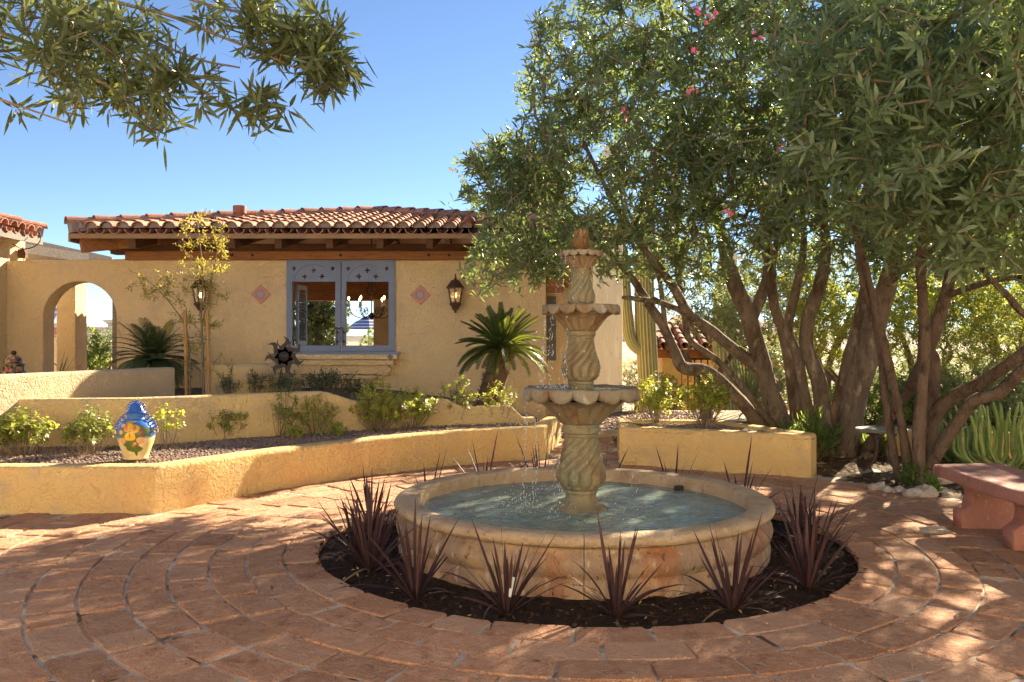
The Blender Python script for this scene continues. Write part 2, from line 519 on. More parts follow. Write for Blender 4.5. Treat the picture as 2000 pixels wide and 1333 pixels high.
def drop_mat():
    m, nt, bs = newmat('water_drop')
    bs.inputs['Base Color'].default_value = (.9, .94, .97, 1)
    bs.inputs['Roughness'].default_value = .05
    bs.inputs['IOR'].default_value = 1.33
    bs.inputs['Transmission Weight'].default_value = .3
    return m
MT['drop'] = drop_mat()
def glass_mat():
    m, nt, bs = newmat('lantern_glass')
    bs.inputs['Base Color'].default_value = (.75, .68, .55, 1)
    bs.inputs['Roughness'].default_value = .25
    bs.inputs['Transmission Weight'].default_value = .8
    return m
MT['glass'] = glass_mat()

# ------------------------------------------------------------------ foliage helpers (vectorised)
def unit(a):
    return a / np.maximum(np.linalg.norm(a, axis=1, keepdims=True), 1e-9)

def leaf_arrays(base, dirv, up, L, W, curl=.15, rows=((.0, .10), (.35, 1.0), (.72, .8), (1.0, .0))):
    """lance-shaped leaves; returns verts (N*6,3) and face layout"""
    n = len(base)
    d = unit(dirv)
    sd = unit(np.cross(d, up))
    nr = np.cross(sd, d)
    L = np.broadcast_to(np.asarray(L, float), (n,))[:, None]
    W = np.broadcast_to(np.asarray(W, float), (n,))[:, None]
    cu = np.broadcast_to(np.asarray(curl, float), (n,))[:, None]
    def pos(t): return base + d * L * t - nr * (cu * L * t * t)
    t1, w1 = rows[1]
    t2, w2 = rows[2]
    V = np.empty((n, 6, 3))
    V[:, 0] = pos(0)
    V[:, 1] = pos(t1) + sd * W * w1 * .5 + nr * W * .12
    V[:, 2] = pos(t1) - sd * W * w1 * .5 + nr * W * .12
    V[:, 3] = pos(t2) + sd * W * w2 * .5 + nr * W * .1
    V[:, 4] = pos(t2) - sd * W * w2 * .5 + nr * W * .1
    V[:, 5] = pos(1.0)
    return V.reshape(-1, 3)

def leaves(name, V, mat, parent=None, rnd=None):
    n = len(V) // 6
    k = np.arange(n)[:, None] * 6
    F = (k + np.array([[0, 1, 2, 1, 3, 4, 2, 3, 5, 4]])).ravel()
    st = (np.arange(n)[:, None] * 10 + np.array([[0, 3, 7]])).ravel()
    if rnd is None: rnd = rng.random(n)
    me = mesh_np(name, V, F, st, np.repeat(rnd, 3))
    return link(name, me, parent, mat)

def whorls(tips, dirs, per, spread, L, W, back=.22, lvar=.3, curl=.12, ang=(.5, 1.25)):
    """leaves set around twig ends: per leaves along the last `back` metres of each twig"""
    n = len(tips)
    d = unit(np.asarray(dirs, float))
    ref = np.where(np.abs(d[:, 2:3]) < .9, np.array([[0, 0, 1.0]]), np.array([[1.0, 0, 0]]))
    u = unit(np.cross(d, ref))
    w = np.cross(d, u)
    i = np.repeat(np.arange(n), per)
    m = len(i)
    t = np.tile(np.linspace(0, 1, per), n) + rng.normal(0, .04, m)
    a = np.tile(np.arange(per) * 2.4, n) + np.repeat(rng.random(n) * 6.28, per) + rng.normal(0, .25, m)
    th = lerp(ang[1], ang[0], np.clip(t, 0, 1)) + rng.normal(0, .15, m)      # outer leaves point forward
    rad = u[i] * np.cos(a)[:, None] + w[i] * np.sin(a)[:, None]
    dv = d[i] * np.cos(th)[:, None] + rad * np.sin(th)[:, None]
    base = np.asarray(tips)[i] - d[i] * (back * (1 - t))[:, None]
    up = d[i] * np.sin(th)[:, None] - rad * np.cos(th)[:, None] + rng.normal(0, .25, (m, 3))
    Ls = L * (1 + rng.uniform(-lvar, lvar * .6, m)) * lerp(1.0, .75, np.clip(t, 0, 1))
    Ws = W * (1 + rng.uniform(-.25, .25, m))
    return leaf_arrays(base, dv, up, Ls, Ws, curl + rng.normal(0, .06, m))

def sticks(edges_a, edges_b, ra, rb, n=4):
    """many tapered twig segments"""
    A, B = np.asarray(edges_a, float), np.asarray(edges_b, float)
    m = len(A)
    d = unit(B - A)
    ref = np.where(np.abs(d[:, 2:3]) < .9, np.array([[0, 0, 1.0]]), np.array([[1.0, 0, 0]]))
    u = unit(np.cross(d, ref))
    w = np.cross(d, u)
    ra = np.broadcast_to(np.asarray(ra, float), (m,))[:, None]
    rb = np.broadcast_to(np.asarray(rb, float), (m,))[:, None]
    V = np.empty((m, 2 * n, 3))
    for j in range(n):
        a = 2 * PI * j / n
        q = u * math.cos(a) + w * math.sin(a)
        V[:, j] = A + q * ra
        V[:, n + j] = B + q * rb
    lay = np.array([[j, (j + 1) % n, n + (j + 1) % n, n + j] for j in range(n)]).ravel()
    F = (np.arange(m)[:, None] * 2 * n + lay[None]).ravel()
    st = np.arange(m * n) * 4
    return V.reshape(-1, 3), F, st

def grow(limb_nodes, targets, step=.22, sag=.0, jitter=.03):
    """join every target to the nearest branch already there; returns edges with counts and the twig directions"""
    cap = len(limb_nodes) + int(len(targets) * 14) + 10
    P = np.empty((cap, 3))
    n = len(limb_nodes)
    P[:n] = limb_nodes
    par = np.full(cap, -1)
    cnt = np.zeros(cap)
    T = np.asarray(targets)
    LN = np.asarray(limb_nodes)
    d0 = np.array([np.min(np.sum((LN - t) ** 2, axis=1)) for t in T])
    order = np.argsort(d0)
    tips, dirs = [], []
    for k in order:
        t = T[k]
        D = np.sum((P[:n] - t) ** 2, axis=1)
        D = D + np.where(P[:n, 2] > t[2] + .35, .5, 0)
        j = int(np.argmin(D))
        s0 = P[j].copy()
        L = math.dist(s0, t)
        m = min(12, max(1, int(L / step)))
        last = j
        off = rng.normal(0, jitter, 3) * L * 2
        for q in range(1, m + 1):
            f = q / m
            P[n] = s0 + (t - s0) * f + off * math.sin(PI * f) * .5 + np.array([0, 0, sag * L * math.sin(PI * f)])
            par[n] = last
            last = n
            n += 1
        tips.append(P[last].copy())
        dv = P[last] - P[par[last]]
        dirs.append(dv)
        q = last
        while q >= 0:
            cnt[q] += 1
            q = par[q]
    idx = np.array([i for i in range(n) if par[i] >= 0])
    return P[:n], par[:n], cnt[:n], idx, np.array(tips), np.array(dirs)

def sample_ell(specs, n, inner=.25):
    """points spread through a set of ellipsoids (centre, radii, weight)"""
    w = np.array([s[2] for s in specs], float)
    k = rng.choice(len(specs), n, p=w / w.sum())
    p = unit(rng.normal(0, 1, (n, 3))) * (inner + (1 - inner) * rng.random((n, 1)) ** (1 / 2.2))
    c = np.array([tuple(s[0]) for s in specs])[k]
    r = np.array([s[1] for s in specs])[k]
    return c + p * r

# ------------------------------------------------------------------ terrain
FX, FY = 0.465, 5.62                     # the fountain's middle
def sstep(a, b, x):
    t = min(1, max(0, (x - a) / (b - a)))
    return t * t * (3 - 2 * t)
def ground_h(x, y):
    h = -.06 + .16 * sstep(9.6, 11.8, y)
    h -= 1.75 * sstep(14.8, 19.5, y) * sstep(.8, 2.4, x)
    h -= 3.2 * sstep(20, 34, y)
    return h

def coords(lo, hi, far):
    near = list(np.arange(lo, hi + .01, .4))
    grow_ = [near[-1] + 1.5 * 1.35 ** k for k in range(1, 40)]
    right = [v for v in grow_ if v < far]
    left = [near[0] - 1.5 * 1.35 ** k for k in range(1, 40)]
    left = [v for v in left if v > -far][::-1]
    return left + near + right
xs, ys = coords(-10, 12, 9000), coords(-2, 36, 9000)
gv = [(x, y, ground_h(x, y)) for y in ys for x in xs]
nx = len(xs)
gf = [(j * nx + i, j * nx + i + 1, (j + 1) * nx + i + 1, (j + 1) * nx + i) for j in range(len(ys) - 1) for i in range(nx - 1)]
me = bpy.data.meshes.new('ground')
me.from_pydata(gv, [], gf)
o = link('ground', me, None, MT['desert'], True)
tag(o, kind='structure')

# far ridges
def ridge(name, y, x0, x1, hmax, seed):
    n, m = 120, 6
    v = []
    for j in range(m):
        t = j / (m - 1)
        for i in range(n):
            x = lerp(x0, x1, i / (n - 1))
            h = hmax * (.55 + .6 * mnoise.fractal(Vector((x * .0011 + seed, seed * 1.3, 0)), 1.0, 2.1, 6))
            v.append((x, y + 900 * t, -4 + max(4, h) * math.sin(PI / 2 * t) * (1 + .12 * mnoise.noise(Vector((x * .01, t * 5, seed))))))
    f = [(j * n + i, j * n + i + 1, (j + 1) * n + i + 1, (j + 1) * n + i) for j in range(m - 1) for i in range(n - 1)]
    me = bpy.data.meshes.new(name)
    me.from_pydata(v, [], f)
    return tag(link(name, me, None, MT['mountain'], True), kind='structure')
ridge('hills', 5200, -5200, 6200, 215, 3.7)

# ------------------------------------------------------------------ patio: rings of adobe pavers round the fountain
PIT = 1.72
LP = [(-5.6, 6.45), (-2.758, 6.45), (-2.51, 6.82), (-2.23, 7.275), (-1.893, 7.715), (-1.506, 8.18), (-1.055, 8.6), (-.552, 9.0), (0, 9.305), (.36, 9.43)]
LPRET = (.62, 10.7)
RP = [(1.16, 9.0), (2.92, 8.15), (3.05, 8.36), (2.45, 9.75), (1.25, 9.9)]
def in_poly(x, y, P):
    c = False
    for i in range(len(P)):
        (x1, y1), (x2, y2) = P[i], P[i - 1]
        if (y1 > y) != (y2 > y) and x < (x2 - x1) * (y - y1) / (y2 - y1) + x1:
            c = not c
    return c
LEFTBED = LP + [LPRET, (.4, 12), (-6, 12)]

def ring_sheet(r0, r1, nr, na, zf):
    v, f = [], []
    for i in range(nr + 1):
        r = lerp(r0, r1, i / nr)
        for j in range(na):
            a = 2 * PI * j / na
            x, y = FX + r * math.cos(a), FY + r * math.sin(a)
            v.append((x, y, zf(x, y)))
    for i in range(nr):
        for j in range(na):
            f.append((i * na + j, (i + 1) * na + j, (i + 1) * na + (j + 1) % na, i * na + (j + 1) % na))
    me = bpy.data.meshes.new('sheet')
    me.from_pydata(v, [], f)
    return me
def pave_z(x, y):                         # the paving climbs a little behind the planters
    return .115 * sstep(9.4, 12.2, y)
sheet = ring_sheet(PIT + .035, 5.8, 110, 360, lambda x, y: pave_z(x, y) - .0085 + .007 * mnoise.noise(Vector((x * 5, y * 5, 0))) + .003 * mnoise.noise(Vector((x * 19, y * 19, 0))))
patio = link('patio', sheet, None, MT['mortar'], True)
tag(patio, kind='structure')

def brick_mesh(pts, z, tilt, seed):
    """pts: outline counter-clockwise in world x,y; a worn slab"""
    cx = sum(p[0] for p in pts) / len(pts)
    cy_ = sum(p[1] for p in pts) / len(pts)
    m = MB()
    n = len(pts)
    def zz(x, y): return z + (x - cx) * tilt[0] + (y - cy_) * tilt[1]
    top = []
    for k, p in enumerate(pts):
        q = (cx + (p[0] - cx) * .955, cy_ + (p[1] - cy_) * .955)
        top.append((q[0], q[1], zz(*q) + .0015 * mnoise.noise(Vector((q[0] * 9, q[1] * 9, seed)))))
    mid = [(p[0], p[1], zz(*p) - .0075) for p in pts]
    bot = [(p[0], p[1], zz(*p) - .035) for p in pts]
    m.v = [(cx, cy_, zz(cx, cy_) + .001)] + top + mid + bot
    for k in range(n):
        k2 = (k + 1) % n
        m.f.append((0, 1 + k, 1 + k2))
        m.f.append((1 + k, 1 + n + k, 1 + n + k2, 1 + k2))
        m.f.append((1 + n + k, 1 + 2 * n + k, 1 + 2 * n + k2, 1 + n + k2))
    return m, (cx, cy_)

bricks = []
r = PIT
ring = 0
while r < 8.1:
    w = random.uniform(.205, .235)
    nb = max(8, round(2 * PI * (r + w / 2) / .375))
    a = random.uniform(0, 1)
    spans = [random.choice((1, 1, 1, 1, .97, 1.05, .9, .62)) * random.uniform(.95, 1.05) for _ in range(nb)]
    tot = sum(spans)
    for sp_ in spans:
        da = 2 * PI * sp_ / tot
        am = a + da / 2
        rm = r + w / 2
        x, y = FX + rm * math.cos(am), FY + rm * math.sin(am)
        a_, da_ = a, da
        a += da
        if y < 2.6 or abs(x) > y * .72 + .6:
            continue
        deg = math.degrees(math.atan2(y - FY, x - FX))
        path = .50 < x < 1.30 and y > 8.6
        if in_poly(x, y, LEFTBED) or in_poly(x, y, RP):
            continue
        if deg > 0 and not path and y > 8.9 and x > -.5 and r > 3.55:
            continue
        if -28 < deg < 75 and r > 3.42 and not path:
            continue
        if r > 5.6 and not path:
            continue
        gi = random.uniform(.003, .010)
        go = random.uniform(.003, .010)
        g0 = random.choice((.004, .007, .011, .016)) / rm
        g1 = random.choice((.004, .007, .011, .016)) / rm
        wed = random.uniform(-.010, .014) / rm
        ri, ro = r + gi, r + w - go
        A0, A1 = a_ + g0, a_ + da_ - g1
        c = .014
        def P_(rr, aa): return (FX + rr * math.cos(aa) + random.uniform(-.0035, .0035), FY + rr * math.sin(aa) + random.uniform(-.0035, .0035))
        ca = c / rm
        pts = [P_(ri, A0 + ca), P_(ri, lerp(A0, A1, .33)), P_(ri, lerp(A0, A1, .66)), P_(ri, A1 - ca - wed), P_(ri + c, A1 - wed), P_(lerp(ri, ro, .5), A1 - wed * .4),
               P_(ro - c, A1), P_(ro, A1 - ca), P_(ro, lerp(A0, A1, .66)), P_(ro, lerp(A0, A1, .33)), P_(ro, A0 + ca), P_(ro - c, A0), P_(lerp(ri, ro, .5), A0), P_(ri + c, A0)]
        pts = pts[::-1]          # angle grows counter-clockwise: inner edge first runs clockwise seen from above
        ztop = pave_z(x, y) + random.uniform(-.004, .005)
        tl = (random.uniform(-.012, .012), random.uniform(-.012, .012))
        px, py = 1000 + x / y * FPX, 667 + (CZ - ztop) / y * FPX
        vis = -60 < px < 2060 and py < 1400
        bricks.append((vis / y ** 3, pts[::-1] if False else pts, ztop, tl, len(bricks)))
    r += w
    ring += 1
bricks.sort(key=lambda b: -b[0])
rest = MB()
for k, (vis, pts, z, tl, sd) in enumerate(bricks):
    # make sure the outline runs counter-clockwise
    ar = sum(pts[i][0] * pts[(i + 1) % len(pts)][1] - pts[(i + 1) % len(pts)][0] * pts[i][1] for i in range(len(pts)))
    if ar < 0: pts = pts[::-1]
    m, c = brick_mesh(pts, z, tl, sd)
    if k < 300:
        m.v = [(p[0] - c[0], p[1] - c[1], p[2]) for p in m.v]
        o = m.build('brick', MT['brick'], patio)
        o.location = (c[0], c[1], 0)
    else:
        rest.add(m.v, m.f)
o = rest.build('brick_field', MT['brick'], patio)
tag(o, kind='stuff')

# grit and crumbs lying on the pavers
n = 2600
a = rng.random(n) * 6.283
rr = 1.75 + 3.4 * rng.random(n) ** .8
px_ = np.stack([FX + rr * np.cos(a), FY + rr * np.sin(a), np.full(n, .004)], 1)
keep = [i for i in range(n) if not (in_poly(px_[i, 0], px_[i, 1], LEFTBED) or in_poly(px_[i, 0], px_[i, 1], RP) or (px_[i, 1] > 8.6) or px_[i, 1] < 2.5 or (px_[i, 0] > 3.2))]
px_ = px_[keep]
n = len(px_)
V = leaf_arrays(px_, np.stack([np.cos(a[:n] * 3), np.sin(a[:n] * 3), rng.uniform(-.1, .3, n)], 1), np.tile([[0, 0, 1.0]], (n, 1)) + rng.normal(0, .3, (n, 3)), rng.uniform(.006, .016, n), rng.uniform(.004, .009, n), -.3)
o = leaves('paving_grit', V, MT['crumb'])
tag(o, 'pale grit and crumbs scattered over the brick paving', 'grit', kind='stuff')

# ------------------------------------------------------------------ soil ring, mulch bed, gravel beds
me = ring_sheet(1.0, PIT + .045, 40, 260, lambda x, y: -.035 + .016 * mnoise.fractal(Vector((x * 7, y * 7, 0)), 1, 2, 4))
tag(link('soil', me, None, MT['soil'], True), kind='structure')

def poly_sheet(name, P, zf, mat, step=.12):
    x0, x1 = min(p[0] for p in P), max(p[0] for p in P)
    y0, y1 = min(p[1] for p in P), max(p[1] for p in P)
    X, Y = np.arange(x0, x1 + step, step), np.arange(y0, y1 + step, step)
    v = [(x, y, zf(x, y)) for y in Y for x in X]
    f = []
    for j in range(len(Y) - 1):
        for i in range(len(X) - 1):
            if in_poly(X[i] + step / 2, Y[j] + step / 2, P):
                f.append((j * len(X) + i, j * len(X) + i + 1, (j + 1) * len(X) + i + 1, (j + 1) * len(X) + i))
    me = bpy.data.meshes.new(name)
    me.from_pydata(v, [], f)
    bm = bmesh.new()
    bm.from_mesh(me)
    bmesh.ops.delete(bm, geom=[q for q in bm.verts if not q.link_faces], context='VERTS')
    bm.to_mesh(me)
    bm.free()
    return link(name, me, None, mat, True)

arc = [(FX + 3.43 * math.cos(R(d)), FY + 3.43 * math.sin(R(d))) for d in range(-40, 74, 3)]
MULCH = arc + [(1.3, 9.6), (1.3, 12.6), (8.5, 12.6), (8.5, 3.4)]
def mulch_z(x, y):
    return .0 + .10 * sstep(9, 12, y) + .03 * mnoise.fractal(Vector((x * 2.5, y * 2.5, 3)), 1, 2, 4)
o = poly_sheet('mulch_bed', MULCH, lambda x, y: mulch_z(x, y) + (-.03 if math.hypot(x - FX, y - FY) < 3.6 else 0), MT['mulch'], .09)
tag(o, kind='structure')

T2 = [(-4.78, 7.84), (-3.66, 7.93), (-3.2, 8.2), (-2.72, 8.62), (-1.9, 9.2), (-.96, 9.78), (0, 10.12), (.28, 10.2)]
BED1 = [(p[0], p[1] + .08) for p in LP] + [(.5, 10.6)] + [(p[0], p[1] + .1) for p in T2[::-1]] + [(-5.6, 7.8)]
o = poly_sheet('gravel_bed', BED1, lambda x, y: .325 + .012 * mnoise.noise(Vector((x * 6, y * 6, 1))), MT['gravelbed'], .06)
tag(o, kind='structure')
BED2 = [(p[0], p[1] + .08) for p in T2] + [(.45, 12.98), (-7.6, 12.98), (-7.6, 8)]
def bed2_z(x, y): return lerp(.60, .34, sstep(-2.5, .2, x)) - .2 * sstep(-.3, .35, x)
o = poly_sheet('upper_bed', BED2, lambda x, y: bed2_z(x, y) + .012 * mnoise.noise(Vector((x * 6, y * 6, 1))), MT['gravelbed'], .1)
tag(o, kind='structure')

def pebbles(name, n, P, zf, s0, s1, mat):
    x0, x1 = min(p[0] for p in P), max(p[0] for p in P)
    y0, y1 = min(p[1] for p in P), max(p[1] for p in P)
    pts = []
    while len(pts) < n:
        x, y = random.uniform(x0, x1), random.uniform(y0, y1)
        if in_poly(x, y, P): pts.append((x, y, zf(x, y)))
    pts = np.array(pts)
    s = rng.uniform(s0, s1, n)
    base = np.array([(1, 0, 0), (0, 1, 0), (-1, 0, 0), (0, -1, 0), (0, 0, .7), (0, 0, -.6)], float)
    rot = rng.random(n) * 6.28
    V = np.tile(base, (n, 1, 1)) * (1 + rng.uniform(-.35, .35, (n, 6, 3)))
    cx, sx = np.cos(rot)[:, None], np.sin(rot)[:, None]
    V = np.stack([V[:, :, 0] * cx - V[:, :, 1] * sx, V[:, :, 0] * sx + V[:, :, 1] * cx, V[:, :, 2]], 2)
    V = V * s[:, None, None] + pts[:, None, :]
    lay = np.array([0, 1, 4, 1, 2, 4, 2, 3, 4, 3, 0, 4, 1, 0, 5, 2, 1, 5, 3, 2, 5, 0, 3, 5])
    F = (np.arange(n)[:, None] * 6 + lay[None]).ravel()
    return link(name, mesh_np(name, V.reshape(-1, 3), F, np.arange(n * 8) * 3), None, mat)
o = pebbles('gravel', 9000, [(p[0], p[1] + .2) for p in LP] + [(.42, 10.6)] + T2[::-1] + [(-5.6, 7.8)], lambda x, y: .33, .008, .02, MT['pebble'])
tag(o, 'brown and grey gravel covering the left raised planter', 'gravel', kind='stuff')
o = pebbles('yard_gravel', 3500, [(.55, 10.2), (2.6, 10.2), (3.4, 14.5), (.55, 14.5)], lambda x, y: max(ground_h(x, y), mulch_z(x, y) if x > 1.3 and y < 12.6 else -9) + .006, .01, .028, MT['pebble'])
tag(o, 'tan gravel on the yard behind the fountain path', 'gravel', kind='stuff')
o = pebbles('planter_gravel', 1500, [(1.5, 9.1), (2.75, 8.6), (2.4, 9.5), (1.45, 9.65)], lambda x, y: .375, .008, .018, MT['pebble'])
tag(o, 'fine gravel inside the wedge planter right of the path', 'gravel', kind='stuff')

# leaf litter on the mulch, yellow leaves on the wet soil
def litter(name, n, P, zf, l0, l1, mat, wid=.3):
    x0, x1 = min(p[0] for p in P), max(p[0] for p in P)
    y0, y1 = min(p[1] for p in P), max(p[1] for p in P)
    pts = []
    while len(pts) < n:
        x, y = random.uniform(x0, x1), random.uniform(y0, y1)
        if in_poly(x, y, P): pts.append((x, y, zf(x, y)))
    a = rng.random(n) * 6.28
    L = rng.uniform(l0, l1, n)
    V = leaf_arrays(np.array(pts), np.stack([np.cos(a), np.sin(a), rng.uniform(-.15, .3, n)], 1), np.tile([[0, 0, 1.0]], (n, 1)) + rng.normal(0, .35, (n, 3)), L, L * wid * rng.uniform(.5, 1.2, n), -.15)
    return leaves(name, V, mat)
o = litter('leaf_litter', 7500, MULCH, lambda x, y: mulch_z(x, y) + .012, .025, .09, MT['drybits'])
tag(o, 'dry brown leaf litter under the oleander trunks', 'leaf litter', kind='stuff')
n = 150
a = rng.random(n) * 6.28
rr = rng.uniform(1.3, 1.68, n)
pts = np.stack([FX + rr * np.cos(a), FY + rr * np.sin(a), np.full(n, -.012)], 1)
b = rng.random(n) * 6.28
V = leaf_arrays(pts, np.stack([np.cos(b), np.sin(b), rng.uniform(-.1, .35, n)], 1), np.tile([[0, 0, 1.0]], (n, 1)) + rng.normal(0, .4, (n, 3)), rng.uniform(.015, .05, n), rng.uniform(.005, .012, n), .3)
o = leaves('fallen_leaves', V, MT['yellowleaf'])
tag(o, 'small yellow fallen leaves on the dark soil round the fountain', 'fallen leaves', kind='stuff')

n = 3200
a = rng.random(n) * 6.28
rr = rng.uniform(1.22, 1.75, n)
pts = np.stack([FX + rr * np.cos(a), FY + rr * np.sin(a), np.where(rr > 1.72, .0, -.032)], 1)
b = rng.random(n) * 6.28
V = leaf_arrays(pts, np.stack([np.cos(b), np.sin(b), rng.uniform(-.1, .7, n)], 1), np.tile([[0, 0, 1.0]], (n, 1)) + rng.normal(0, .6, (n, 3)), rng.uniform(.01, .045, n), rng.uniform(.006, .022, n), .2)
MT['clod'] = leafmat('bark_mulch_chip', (.022, .013, .009), (.075, .045, .03), (.02, .01, .01), .02, .9, .15)
o = leaves('soil_clods', V, MT['clod'])
tag(o, 'dark bark chips and clods on the soil round the fountain', 'mulch', kind='stuff')
n = 300
a = rng.random(n) * 6.28
rr = rng.uniform(1.8, 4.2, n)
pts = np.stack([FX + rr * np.cos(a), FY + rr * np.sin(a), np.full(n, .007)], 1)
keep = [i for i in range(n) if not (in_poly(pts[i, 0], pts[i, 1], LEFTBED) or in_poly(pts[i, 0], pts[i, 1], RP))]
pts = pts[keep]
n = len(pts)
b = rng.random(n) * 6.28
V = leaf_arrays(pts, np.stack([np.cos(b), np.sin(b), rng.uniform(-.02, .2, n)], 1), np.tile([[0, 0, 1.0]], (n, 1)) + rng.normal(0, .3, (n, 3)), rng.uniform(.02, .10, n), rng.uniform(.006, .016, n), .25)
o = leaves('paving_leaves', V, MT['drybits'])
tag(o, 'dry narrow leaves lying here and there on the paving', 'fallen leaves', kind='stuff')

# ------------------------------------------------------------------ stucco garden walls
def densify(P, step):
    out = []
    for a, b in zip(P[:-1], P[1:]):
        n = max(1, int(math.dist(a, b) / step))
        for k in range(n):
            out.append((lerp(a[0], b[0], k / n), lerp(a[1], b[1], k / n)))
    out.append(P[-1])
    return out

def wall(name, P, z0, ztop, thick, mat, label=None, rad=.035, step=.07, closed=False, parent=None, wob=.004):
    """face line P, thickness to its left; ztop number or function of x,y"""
    Q = densify(P + [P[0]] if closed else P, step)
    if closed: Q = Q[:-1]
    n = len(Q)
    zt = ztop if callable(ztop) else (lambda x, y: ztop)
    ring_pts = []
    for i in range(n):
        p0, p1, p2 = Q[i - 1] if (i > 0 or closed) else None, Q[i], Q[(i + 1) % n] if (i < n - 1 or closed) else None
        d1 = Vector((p1[0] - p0[0], p1[1] - p0[1])).normalized() if p0 else None
        d2 = Vector((p2[0] - p1[0], p2[1] - p1[1])).normalized() if p2 else None
        d1 = d1 or d2
        d2 = d2 or d1
        n1, n2 = Vector((-d1.y, d1.x)), Vector((-d2.y, d2.x))
        nn = (n1 + n2)
        nn = nn / max(.35, nn.dot(n1))
        top = zt(*p1)
        prof = [(0, z0), (0, lerp(z0, top - rad, .33)), (0, lerp(z0, top - rad, .66)), (0, top - rad)]
        prof += [(rad * (1 - math.cos(t)), top - rad + rad * math.sin(t)) for t in (PI / 8, PI / 4, 3 * PI / 8, PI / 2)]
        prof += [(thick * .5, top)]
        prof += [(thick - rad * (1 - math.cos(t)), top - rad + rad * math.sin(t)) for t in (PI / 2, PI / 4)]
        prof += [(thick, top - rad), (thick, z0)]
        ringp = []
        for (u, z) in prof:
            q = Vector((p1[0] + nn.x * u, p1[1] + nn.y * u, z))
            k = wob * (mnoise.noise(q * 3.1) + .6 * mnoise.noise(q * 9))
            q += Vector((-nn.x * k, -nn.y * k, .5 * k if z > z0 + .01 else 0))
            ringp.append(q)
        ring_pts.append(ringp)
    m = len(ring_pts[0])
    mb = MB()
    for rp in ring_pts: mb.v += [tuple(q) for q in rp]
    for i in range(n if closed else n - 1):
        i2 = (i + 1) % n
        for j in range(m - 1):
            mb.f.append((i * m + j, i2 * m + j, i2 * m + j + 1, i * m + j + 1))
    if not closed:
        mb.f.append(tuple(range(m)))
        mb.f.append(tuple((n - 1) * m + j for j in range(m))[::-1])
    o = mb.build(name, mat, parent)
    auto_smooth(o, 50)
    if label: tag(o, label, 'garden wall')
    return o

wall('planter_wall', LP + [LPRET], -.05, .36, .20, MT['planter'], 'long yellow stucco planter wall curving round the patio behind the fountain')
def t2_top(x, y):
    z = .785
    z -= .13 * sstep(-2.1, -1.66, x)
    z -= .11 * sstep(-.82, -.55, x)
    z -= .15 * sstep(-.02, .16, x)
    return z
wall('terrace_wall', T2, .2, t2_top, .15, MT['terrace'], 'tan stucco terrace wall with a stepped wavy top behind the shrubs')
wall('ramp_wall', [(-5.15, 6.3), (-4.7, 7.66), (-4.0, 9.9)], .0, 1.02, .18, MT['greywall'], 'rough tan low wall with a sunlit patch at the far left', wob=.006)
wall('stub_wall', [(-4.25, 11.55), (-3.87, 10.78), (-3.3, 11.0), (-2.9, 11.5)], .2, 1.03, .2, MT['terrace'], 'short tan wall stub beside the staked sapling', rad=.06)
wall('wedge_planter', RP, -.05, .41, .17, MT['wedge'], 'wedge shaped yellow stucco planter right of the brick path', closed=True)
o = poly_sheet('planter_bed', RP, lambda x, y: .365 + .01 * mnoise.noise(Vector((x * 6, y * 6, 1))), MT['gravelbed'], .05)
tag(o, kind='structure')
wall('boundary_wall', [(4.3, 9.6), (6.2, 9.2), (9.0, 8.2)], -.1, .30, .2, MT['planter'], 'low yellow wall behind the cactus at the right edge')
# paler steps of the path behind the planters
mb = MB()
mb.box(.72, 1.75, 10.9, 11.35, .06, .125, b=.012)
tag(mb.build('path_step', MT['coping'], None), 'pale stone step across the path behind the fountain', 'step')

# ------------------------------------------------------------------ the house with the pass-through window
HY = 13.0
house = thing('house', (-2.7, HY, 0), 'yellow stucco house with hipped clay tile roof and blue window', 'house')
def hx(px, Y=HY): return (px - 1000) / FPX * Y
def hz(py, Y=HY): return CZ - (py - 667) / FPX * Y

# front wall with arch and window opening
ax0, ax1 = hx(82), hx(229)
ar_ = (ax1 - ax0) / 2
acx = (ax0 + ax1) / 2
spring = hz(549) - ar_
arch = [(ax0, .3)] + [(acx - ar_ * math.cos(t), spring + ar_ * math.sin(t)) for t in np.linspace(0, PI, 28)] + [(ax1, .3)]
wx0, wx1, wz0, wz1 = hx(563), hx(770), hz(688), hz(512)
wall_ol = [(-7.86, -.1), (.52, -.1), (.52, 2.60), (-5.9, 2.60), (-6.6, 2.585), (-7.4, 2.575), (-7.86, 2.57)]
me = plate([wall_ol, arch[::-1], [(wx0, wz0), (wx0, wz1), (wx1, wz1), (wx1, wz0)]], .33, XZ(HY + .165), bevel=.012)
link('front_wall', me, house, MT['house'])
MB().box(.20, .52, HY + .33, 18.7, -.1, 2.6).build('side_wall', MT['house'], house)
MB().box(-3.05, -2.55, 18.35, 18.75, -.1, 2.25, b=.02).build('column', MT['house'], house)
MB().box(-6.1, -5.7, 18.35, 18.75, -.1, 2.25, b=.02).build('column', MT['house'], house)
MB().box(-6.1, -5.75, 13.33, 14.9, -.1, 2.6, b=.02).build('side_wall', MT['house'], house)
MB().box(-6.0, .5, 13.34, 18.7, .04, .1).build('floor_slab', MT['coping'], house)
MB().bar((-6.2, 18.55, 2.55), (.6, 18.55, 2.55), .22, .66).build('header_beam', MT['wood'], house)
MB().bar((-5.9, 14.8, 2.72), (-5.9, 18.5, 2.72), .2, .24).build('header_beam', MT['wood'], house)

